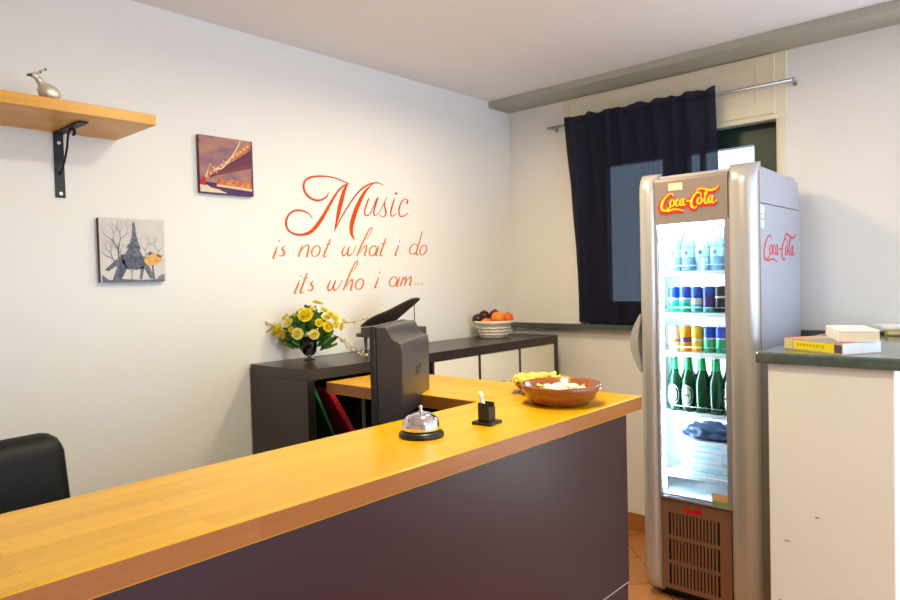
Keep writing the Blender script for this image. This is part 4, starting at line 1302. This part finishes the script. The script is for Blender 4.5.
# ================================================================== CURTAIN AND ROD
cr_ = thing('curtain_rod', 'thin pale metal curtain rod across the window top', 'curtain rod', (-0.075, -1.03, 2.343))
b = nb(); tube(b, [(-0.075, -0.35, 2.343), (-0.075, -1.70, 2.343)], 0.008, 12); obj('rod', b, 'steel', cr_)
for yy in (-0.36, -1.69):
    b = nb(); tube(b, [(-0.0755, yy, 2.343), (-0.0006, yy, 2.343)], 0.006, 10); box(b, -0.006, -0.0006, yy - 0.01, yy + 0.01, 2.33, 2.356, bev=0.002); obj('bracket', b, 'steel', cr_)
for yy in (-0.346, -1.704):
    b = nb(); ball(b, (-0.075, yy, 2.343), 0.0095, seg=12); obj('finial', b, 'steel', cr_)
b = nb()
NU, NV = 150, 36
rows_ = []
for j in range(NV + 1):
    v = j / NV
    z = 2.378 - v * (2.378 - 1.185)
    row = []
    for i in range(NU + 1):
        u = i / NU
        y0 = -0.472 - 0.03 * min(1, v * 1.6) + 0.012 * math.sin(v * 5)
        y1 = -1.352 + 0.03 * v
        y = y0 + (y1 - y0) * u
        amp = 0.010 + 0.020 * min(1, v * 2.5)
        ph = u * 2 * PI * 9 + 0.6 * math.sin(u * 17) + 0.5 * v * math.sin(u * 9)
        x = -0.088 + amp * math.sin(ph) * (0.55 + 0.45 * math.sin(u * 23 + 1)) + 0.004 * math.sin(u * 90 + v * 3) * (1 - v)
        hang = min(1, max(0, (v - 0.02) / 0.30))
        x = (-0.100 + 0.012 * math.sin(ph * 1.0) + 0.004 * math.sin(u * 90)) * (1 - hang) + (-0.046 + (0.021 if u < 0.72 else 0.013) * math.sin(ph) * (0.6 + 0.4 * math.sin(u * 23 + 1))) * hang
        if v < 0.06:
            x = min(x, -0.0845)
        zz = z + (0.004 * math.sin(u * 2 * PI * 6 + 1) + 0.003 * math.sin(u * 71)) * (1 if v < 0.04 else 0.0)
        row.append(b.verts.new((x, y, zz)))
    rows_.append(row)
for j in range(NV):
    for i in range(NU):
        f = b.faces.new((rows_[j][i], rows_[j][i + 1], rows_[j + 1][i + 1], rows_[j + 1][i])); f.smooth = True
ct = thing('curtain', 'sheer dark navy curtain hanging from the rod in front of the window', 'curtain', (-0.08, -0.92, 1.185))
obj('cloth', b, 'curtain', ct, fix=False)
b = nb()
for i in range(0, NU, 2):
    u0_, u1_ = i / NU, min(1, (i + 1.2) / NU)
rows2 = []
for zz in (2.352, 2.334):
    rows2.append([b.verts.new((-0.101 + 0.003 * math.sin(k * 1.7), -0.474 - k * 0.878 / 80, zz)) for k in range(81)])
for k in range(80):
    b.faces.new((rows2[0][k], rows2[0][k + 1], rows2[1][k + 1], rows2[1][k]))
obj('rod_pocket', b, 'curtain', ct, fix=False)

# ================================================================== ON THE SIDEBOARD
SR = Vector((0.669, -0.743, 0))                    # across the view
SD = Vector((-0.743, -0.669, 0))                   # towards the room
VB = Vector((-1.700, -0.125, CH))
vs_ = thing('vase', 'smoky glass footed vase on the black sideboard', 'vase', VB)
b = nb(); lathe(b, [(0.026, 0.0), (0.027, 0.003), (0.009, 0.007), (0.008, 0.016), (0.022, 0.024), (0.031, 0.036), (0.0345, 0.06), (0.038, 0.108), (0.0365, 0.108), (0.033, 0.06), (0.028, 0.038), (0.012, 0.027), (0, 0.026)], 28, caps=True)
obj('glass_body', b, 'vaseglass', vs_, world=False)
bq = thing('flower_bouquet', 'yellow flower bouquet with green leaves and dry twigs in the vase', 'bouquet', VB + Vector((0, 0, 0.03)))
PX = 0.0044


def at(du, dv, dd=0.0):
    return VB + SR * (du * PX) + Z * ((357 - dv) * PX) + SD * dd


b = nb(); lathe(b, [(0.012, 0.050), (0.029, 0.056), (0.0345, 0.1055), (0, 0.106)], 18, VB); obj('stem_bundle', b, 'stem_water', bq)


def petal(bm, c, d, up, L, W, cup, mi):
    """one curved petal starting at c and leaning from direction up towards d"""
    s = d.cross(up).normalized()
    prev = None
    for k in range(5):
        t = k / 4
        p = c + d * (L * (math.sin(t * PI / 2 * 1.1))) * (1 - cup) + up * (L * t * cup)
        hw = W * math.sin(PI * (0.12 + 0.8 * t)) + 0.0005
        q = [bm.verts.new(p - s * hw + up * hw * 0.35), bm.verts.new(p), bm.verts.new(p + s * hw + up * hw * 0.35)]
        if prev:
            for i in range(2):
                f = bm.faces.new((prev[i], prev[i + 1], q[i + 1], q[i])); f.smooth = True; f.material_index = mi
        prev = q


def flower(c, nrm, R_, name, m, mc, layers=3, npet=7):
    nrm = nrm.normalized()
    a = nrm.cross(Z if abs(nrm.z) < 0.9 else X).normalized()
    e = nrm.cross(a)
    bm = nb()
    for l in range(layers):
        for k in range(npet - l):
            an = 2 * PI * (k + 0.5 * l) / (npet - l) + l * 0.3
            d = a * math.cos(an) + e * math.sin(an)
            petal(bm, c, d, nrm, R_ * (1.05 - 0.18 * l), R_ * 0.48, 0.15 + 0.27 * l, 0)
    ball(bm, c + nrm * R_ * 0.15, R_ * 0.3, seg=8, mi=1)
    return obj(name, bm, [m, mc], bq, fix=False)


fl = [(0, 311, .045, 8.5, 'rose', (0, .5, 1)), (-8, 329, .055, 6.6, 'rose_pale', (0, .1, .6)), (8, 330, .055, 5.8, 'rose_pale', (.2, .0, .6)),
      (-29, 325, .03, 7.0, 'rose', (-.5, .2, .7)), (-24, 330, .04, 4.5, 'rose', (-.4, -.1, .7)), (-18, 318, .03, 6.0, 'rose_pale', (-.4, .5, .7)), (-13, 312, .0, 5.0, 'rose_pale', (-.4, .7, .4)),
      (21, 323, .04, 6.2, 'rose', (.5, .2, .7)), (28, 315, .02, 6.0, 'rose_pale', (.6, .4, .6)), (13, 319, .045, 5.0, 'rose', (.3, .3, .8)), (17, 307, .01, 5.5, 'rose_pale', (.5, .8, .4)),
      (9, 299, .0, 5.2, 'rose_pale', (.2, 1, .3)), (33, 324, .01, 4.2, 'rose', (.8, .1, .5)), (-34, 321, .0, 3.8, 'rose_pale', (-.8, .2, .4)), (24, 311, .03, 3.8, 'rose', (.4, .6, .7)),
      (-22, 313, .02, 4.6, 'rose_pale', (-.5, .6, .5)), (-33, 328, .03, 4.4, 'rose_pale', (-.7, 0, .6)), (29, 321, .03, 5.2, 'rose_pale', (.6, .2, .7)), (5, 305, .02, 4.2, 'rose_pale', (.1, .8, .5)),
      (19, 314, .03, 4.6, 'rose_pale', (.4, .6, .7)), (-6, 306, .01, 3.6, 'rose_pale', (-.1, .9, .4)), (13, 300, .0, 3.4, 'rose_pale', (.3, .9, .3)), (36, 318, .0, 3.6, 'rose_pale', (.8, .4, .5)), (-15, 325, .045, 3.6, 'rose', (-.3, .2, .9))]
for du, dv, dd, rp, m, n in fl:
    nv = SR * n[0] + Z * n[1] + SD * n[2]
    flower(at(du, dv, dd), nv, rp * PX, 'flower', m, 'centre')
rnd = random.Random(11)
bl, bd_, bt_ = nb(), nb(), nb()
for k in range(240):
    a = rnd.uniform(0, PI)
    rr_ = rnd.uniform(0.3, 1.0) ** 0.7
    du, dv = 31 * math.cos(a) * rr_, 338 - 36 * math.sin(a) * rr_ + rnd.uniform(-2, 4)
    dd = rnd.uniform(-0.05, 0.035)
    base = at(du * 0.55, dv + 7, dd * 0.6)
    tip = at(du + rnd.uniform(-4, 4), dv + rnd.uniform(-3, 3), dd)
    d = (tip - base)
    L = max(0.03, d.length * 0.9)
    d.normalize()
    petal(bl if k % 2 else bd_, base, d, (SD + Z * 0.3).normalized(), L, 0.004 + rnd.random() * 0.005, 0.06, 0)
for du, dv in ((-2, 301), (-17, 309), (5, 306), (13, 312), (20, 328), (-14, 334), (26, 331), (-22, 316), (35, 329)):
    petal(bd_, at(du * 0.5, dv + 14), (at(du, dv) - at(du * 0.5, dv + 14)).normalized(), SD, 15 * PX, 0.007, 0.02, 0)
obj('foliage', bl, 'leaf', bq, fix=False)
obj('foliage', bd_, 'leaf_dark', bq, fix=False)
for pts in ([(-8, 332), (-30, 322), (-45, 319), (-60, 319)], [(-45, 319), (-52, 324), (-59, 336)], [(-34, 321), (-47, 330), (-60, 345 - 10)], [(20, 328), (34, 336), (46, 343), (57, 350)], [(20, 321), (38, 320), (52, 318), (62, 316)], [(30, 333), (44, 345), (55, 351), (62, 353)], [(-36, 320), (-48, 314), (-58, 317)]):
    b = nb()
    P_ = cr([tuple(at(p[0], p[1], 0.02 + (0.04 if p[1] > 340 else 0))) for p in pts], 5)
    tube(b, P_, [0.0022 - 0.0012 * i / len(P_) for i in range(len(P_))], 5)
    tw = obj('twig', b, 'twig', bq)
    b = nb()
    for i in range(2, len(P_), 2):
        ball(b, Vector(P_[i]) + Vector((rnd.uniform(-.004, .004), rnd.uniform(-.004, .004), rnd.uniform(-.003, .005))), 0.0042 + 0.003 * rnd.random(), seg=6)
    obj('bud', b, 'bud', tw)

# model grand piano with its lid raised; keyboard towards the wall, tail towards the room
pn = thing('model_piano', 'small black model grand piano with raised lid on the sideboard', 'model piano', (-1.275, -0.105, CH), math.radians(-92))
outl = [(0, 0.1), (0.15, 0.1), (0.245, 0.097), (0.262, 0.08), (0.262, 0.04), (0.235, 0.018), (0.19, -0.01), (0.15, -0.035), (0.11, -0.075), (0.06, -0.098), (0, -0.1)]
outl = [(p[0], p[1]) for p in cr(outl, 4)]
BZ0, BZ1 = 0.075, 0.122
b = nb(); prism(b, outl, (0, 0, 0), X, Y, Z, BZ0, BZ1, 0); obj('body', b, 'piano', pn, world=False)
b = nb(); prism(b, [(p[0] * 0.9 + 0.012, p[1] * 0.88) for p in outl], (0, 0, 0), X, Y, Z, BZ1, BZ1 + 0.0015, 0); obj('soundboard', b, 'piano_in', pn, world=False)
b = nb(); box(b, -0.04, -0.0005, -0.1, 0.1, BZ0, BZ0 + 0.017, bev=0.002); kb = obj('key_bed', b, 'piano', pn, world=False)
b = nb(); box(b, -0.036, -0.004, -0.09, 0.09, BZ0 + 0.0172, BZ0 + 0.0215)
for k in range(14):
    box(b, -0.022, -0.004, -0.085 + k * 0.0125, -0.08 + k * 0.0125, BZ0 + 0.0216, BZ0 + 0.024, mi=1)
obj('keys', b, ['ivory', 'black'], kb, world=False)
for px, py in ((0.012, -0.082), (0.012, 0.082), (0.225, 0.06)):
    b = nb(); lathe(b, [(0.006, 0), (0.010, 0.004), (0.006, 0.010), (0.009, 0.07), (0.011, BZ0 - 0.0001)], 12, (px, py, 0)); obj('leg', b, 'piano', pn, world=False)
b = nb(); prism(b, outl, (0, 0, 0), X, Y, Z, 0.0, 0.006, 0)
bmesh.ops.transform(b, matrix=Matrix.Translation((-0.002, 0, BZ1 + 0.003)) @ Matrix.Rotation(math.radians(-30), 4, 'Y'), verts=b.verts)
obj('lid', b, 'piano', pn, world=False)
b = nb(); tube(b, [(0.185, 0.085, BZ1), (0.185, 0.085, BZ1 + 0.112)], 0.0024, 6); obj('lid_prop', b, 'piano', pn, world=False)

# fruit basket
BC = Vector((-0.405, -0.155, CH))
bk = thing('fruit_basket', 'round white wicker basket of fruit on the sideboard end', 'basket', BC)
b = nb()
prof = [(0.076, 0.0), (0.080, 0.004), (0.098, 0.06), (0.101, 0.078), (0.114, 0.082), (0.118, 0.092), (0.112, 0.1), (0.100, 0.096), (0.094, 0.075), (0.074, 0.010), (0, 0.010)]
lathe(b, prof, 48)
for v in b.verts:
    a = math.atan2(v.co.y, v.co.x); r_ = math.hypot(v.co.x, v.co.y)
    if r_ > 0.02:
        k = 1 + 0.012 * math.sin(a * 24 + (PI if int(v.co.z / 0.012) % 2 else 0))
        v.co.x *= k; v.co.y *= k
obj('bowl', b, 'wicker', bk, True, world=False)
for zz, rr_ in ((0.022, 0.0875), (0.04, 0.0935), (0.058, 0.099)):
    b = nb(); tube(b, [(rr_ * math.cos(2 * PI * i / 40), rr_ * math.sin(2 * PI * i / 40), zz + 0.003 * math.sin(i * 2.0)) for i in range(41)], 0.004, 6); obj('weave_band', b, 'wicker', bk, world=False)


def fruit(kind, du, dz, dd, r, m, label, cat):
    c = BC + SR * du + SD * dd + Z * dz
    t = thing(kind, label, cat, c - Z * r, 0, 'fruit in the white basket')
    b = nb(); ball(b, (0, 0, r), r, 1, 1, 0.94, 24); obj('flesh', b, m, t, world=False)
    b = nb(); tube(b, [(0, 0, 2 * r * 0.965), (0.002, 0.001, 2 * r * 0.965 + 0.006)], 0.003, 6); obj('stalk', b, 'stalk', t, world=False)
    return t


k_ = 0.0058
fruit('orange', 4 * k_, 0.113, 0.030, 0.041, 'orange', 'large bright orange in the front centre of the basket', 'orange')
fruit('orange', 14 * k_, 0.109, 0.010, 0.036, 'orange2', 'deep orange mandarin at the right rim of the basket', 'orange')
fruit('orange', -8 * k_, 0.083, 0.045, 0.034, 'orange', 'orange low at the front between the dark plums and basket rim', 'orange')
fruit('plum', -16 * k_, 0.107, -0.008, 0.033, 'plum', 'dark plum at the left rim of the basket', 'plum')
fruit('plum', -9.5 * k_, 0.126, -0.005, 0.034, 'plum', 'topmost dark plum beside the large orange', 'plum')
fruit('apple', 2 * k_, 0.126, -0.052, 0.036, 'apple_red', 'dark red apple behind the large orange', 'apple')

# ================================================================== ON THE COUNTER
t = thing('service_bell', 'chrome reception bell with black base on the counter', 'bell', (-2.318, -1.431, KZ))
b = nb(); lathe(b, [(0.056, 0), (0.0575, 0.004), (0.056, 0.010), (0.048, 0.016), (0.0, 0.017)], 40); obj('base', b, 'black', t, world=False)
b = nb(); lathe(b, [(0.0475, 0.0172), (0.0485, 0.020), (0.0465, 0.034), (0.043, 0.044), (0.035, 0.053), (0.022, 0.059), (0.008, 0.061), (0, 0.0612)], 44); obj('dome', b, 'chrome', t, world=False)
b = nb(); lathe(b, [(0.006, 0.0613), (0.006, 0.065), (0.0035, 0.066), (0.0035, 0.071), (0.0055, 0.073), (0.0045, 0.077), (0, 0.078)], 16); obj('plunger', b, 'chrome', t, world=False)

HC = Vector((-2.110, -1.475, KZ))
t = thing('pen_holder', 'small black square pen holder on the counter beside the bell', 'pen holder', HC, 0.12)
b = nb(); box(b, -0.03, 0.03, -0.03, 0.03, 0, 0.009, bev=0.001); obj('base', b, 'black', t, world=False)
b = nb()
for q in ((-0.017, 0.017, -0.017, -0.0145), (-0.017, 0.017, 0.0145, 0.017), (-0.017, -0.0145, -0.0145, 0.0145), (0.0145, 0.017, -0.0145, 0.0145)):
    h_ = 0.058 if q[2] != -0.017 else 0.047
    box(b, *q, 0.0092, h_)
obj('cup', b, 'black', t, world=False)
t = thing('pen', 'white pen leaning in the black pen holder', 'pen', HC + Vector((-0.004, 0.004, 0.010)))
b = nb(); tube(b, [(0.005, -0.005, 0.0), (-0.006, 0.004, 0.058)], 0.0058, 12); obj('barrel', b, 'paper', t, world=False)
b = nb(); tube(b, [(-0.006, 0.004, 0.0582), (-0.0095, 0.0067, 0.078)], 0.0062, 12); obj('cap', b, 'sweet_white', t, world=False)

# wooden bowl with sweets
B1 = Vector((-1.742, -1.474, KZ))
t = thing('wooden_bowl', 'round polished wooden bowl of wrapped sweets near the counter corner', 'bowl', B1)
b = nb(); lathe(b, [(0.074, 0.0), (0.084, 0.003), (0.106, 0.020), (0.120, 0.044), (0.1245, 0.060), (0.121, 0.064), (0.116, 0.060), (0.102, 0.030), (0.08, 0.014), (0, 0.012)], 56)
obj('vessel', b, 'bowlwood', t, True, world=False)


def sweet(loc, rz, tilt, label, group, mats, s=1.0, flat=0.6):
    t = thing('wrapped_sweet', label, 'sweet', loc, rz, group)
    b = nb(); ball(b, (0, 0, 0.012 * s), 0.017 * s, 1.15, 0.85, flat, 12, jit=0.06); obj('wrapper', b, mats[0], t, world=False, fix=False)
    for sg in (-1, 1):
        b = nb()
        c0 = b.verts.new((sg * 0.017 * s, 0, 0.012 * s))
        fan = [b.verts.new((sg * (0.034 + 0.003 * (k % 2)) * s, (-0.016 + 0.0053 * k) * s, (0.012 + (0.006 if k % 2 else -0.002)) * s)) for k in range(7)]
        for k in range(6):
            b.faces.new((c0, fan[k], fan[k + 1]))
        obj('wrapper_end', b, mats[-1], t, world=False, fix=False)
    return t


rnd = random.Random(3)
LAB1 = 'white and gold wrapped sweet heaped in the polished wooden bowl'
p1 = sweet(B1 + Vector((0, 0, 0.016)), 0.4, 0, LAB1, 'wrapped sweets in the wooden bowl', ('sweet_white', 'sweet_gold'))
for k in range(19):
    a = 2 * PI * k / 7 + rnd.random()
    if k < 7:
        r_, z_ = 0.066, 0.020
    elif k < 14:
        r_, z_ = 0.066, 0.030
    else:
        r_, z_ = 0.032, 0.032
    o = dup(p1, B1 + Vector((r_ * math.cos(a), r_ * math.sin(a), z_ + rnd.uniform(-.002, .002))), rnd.uniform(0, PI), LAB1)
    o.rotation_euler.x = rnd.uniform(-.35, .35)
# second shallow wooden dish behind it, full of yellow sweets
B2 = Vector((-1.605, -1.300, KZ))
t = thing('wooden_dish', 'small wooden dish of yellow sweets behind the larger bowl', 'dish', B2)
b = nb(); lathe(b, [(0.045, 0.0), (0.055, 0.003), (0.085, 0.026), (0.096, 0.040), (0.093, 0.043), (0.088, 0.041), (0.06, 0.016), (0, 0.012)], 44)
obj('vessel', b, 'bowlwood', t, True, world=False)
LAB2 = 'bright yellow wrapped sweet piled in the small dish behind the bowl'
p2 = sweet(B2 + Vector((0, 0, 0.018)), 0.2, 0, LAB2, 'yellow sweets in the small dish', ('sweet_yellow', 'sweet_yellow'), 1.5, 0.5)
for k in range(9):
    a = 2 * PI * k / 6 + rnd.random() * 0.6
    r_, z_ = (0.056, 0.026) if k < 6 else (0.030, 0.034)
    o = dup(p2, B2 + Vector((r_ * math.cos(a), r_ * math.sin(a), z_)), rnd.uniform(0, PI), LAB2)
    o.rotation_euler.x = rnd.uniform(-.3, .3)

# ================================================================== ON THE MARBLE SLAB
SZ = 1.173


def book(name_label, A, ang, L, W, z0, th, cover, spine_fn, cat='book'):
    """A: world corner at the far end of the spine; spine runs along ang, pages to its left-hand side"""
    t = thing('book', name_label, cat, (A[0], A[1], z0), ang)
    b = nb(); box(b, 0.002, L - 0.002, 0.003, W - 0.002, 0.003, th - 0.003); obj('pages', b, 'paper' if spine_fn else 'paper_cream', t, world=False)
    b = nb()
    box(b, 0, L, 0, W, 0, 0.0028); box(b, 0, L, 0, W, th - 0.0028, th); box(b, 0, L, -0.0005, 0.0028, 0.0028, th - 0.0028)
    obj('cover', b, cover, t, world=False)
    if spine_fn:
        spine_fn(t, L, W, th)
    return t


def yb(t, L, W, th):
    b = nb(); box(b, 0.045, L - 0.032, -0.0012, -0.0006, 0.004, th - 0.006); p = obj('spine_panel', b, 'book_yellow', t, world=False); p['label'] = 'bright yellow spine panel'
    b = nb(); box(b, L - 0.030, L - 0.0005, -0.0012, -0.0006, 0.006, th - 0.008); p = obj('spine_panel', b, 'book_dark', t, world=False); p['label'] = 'dark purple foot of the spine'
    b = nb()
    for i in range(9):
        box(b, 0.062 + i * 0.0135, 0.070 + i * 0.0135, -0.0018, -0.0012, 0.016 + 0.002 * (i % 2), 0.026)
    obj('spine_print', b, 'spine_ink', t, world=False)
    b = nb(); box(b, 0.001, 0.040, -0.0012, -0.0006, 0.003, th - 0.003); p = obj('spine_panel', b, 'spine_cream', t, world=False); p['label'] = 'pale head of the spine'
    b = nb(); box(b, 0.002, 0.075, 0.002, W - 0.1, th, th + 0.0004); p = obj('cover_patch', b, 'book_orange', t, world=False); p['label'] = 'orange patch of the cover'
    b = nb(); box(b, 0.105, L - 0.045, 0.004, 0.09, th, th + 0.0004); obj('cover_patch', b, 'book_grey', t, world=False)
    b = nb(); box(b, L - 0.04, L - 0.002, 0.004, 0.06, th, th + 0.0004); obj('cover_patch', b, 'book_red', t, world=False)


book('thick book with bright yellow spine lying on the dark marble slab', (-0.910, -1.887), 4.156, 0.251, 0.165, SZ, 0.040, 'book_cover', yb)
book('thick cream paperback on top of the yellow-spined book', (-0.752, -1.985), 3.505, 0.26, 0.122, SZ + 0.0406, 0.036, 'paper', None)
# clutter at the back of the slab
t = thing('folded_cloth', 'crumpled white tissue at the far end of the marble slab', 'tissue', (-0.12, -2.08, SZ))
b = nb()
bmesh.ops.create_icosphere(b, subdivisions=3, radius=1.0)
for v in b.verts:
    d_ = mn_.noise(v.co * 2.7) * 0.3
    v.co = Vector((v.co.x * 0.05 * (1 + d_), v.co.y * 0.085 * (1 + d_), max(0, 0.022 + v.co.z * 0.022 * (1 + d_))))
obj('cloth', b, 'paper', t, True, world=False)
t = thing('small_packet', 'small olive yellow packet at the far end of the marble slab', 'packet', (-0.21, -2.11, SZ), 0.3)
b = nb(); box(b, -0.02, 0.02, -0.03, 0.03, 0, 0.026, bev=0.003); obj('body', b, 'packet', t, world=False)
b = nb(); box(b, -0.0206, -0.02, -0.02, 0.02, 0.006, 0.02); obj('printed_strip', b, 'paper_cream', t, world=False)
t = thing('wallet', 'dark brown wallet at the far end of the slab beside the packet', 'wallet', (-0.25, -2.205, SZ), 0.1)
b = nb(); box(b, -0.05, 0.05, -0.045, 0.045, 0, 0.010, bev=0.004); box(b, -0.05, 0.05, -0.045, 0.045, 0.0103, 0.021, bev=0.004); obj('leather', b, 'wallet', t, world=False)
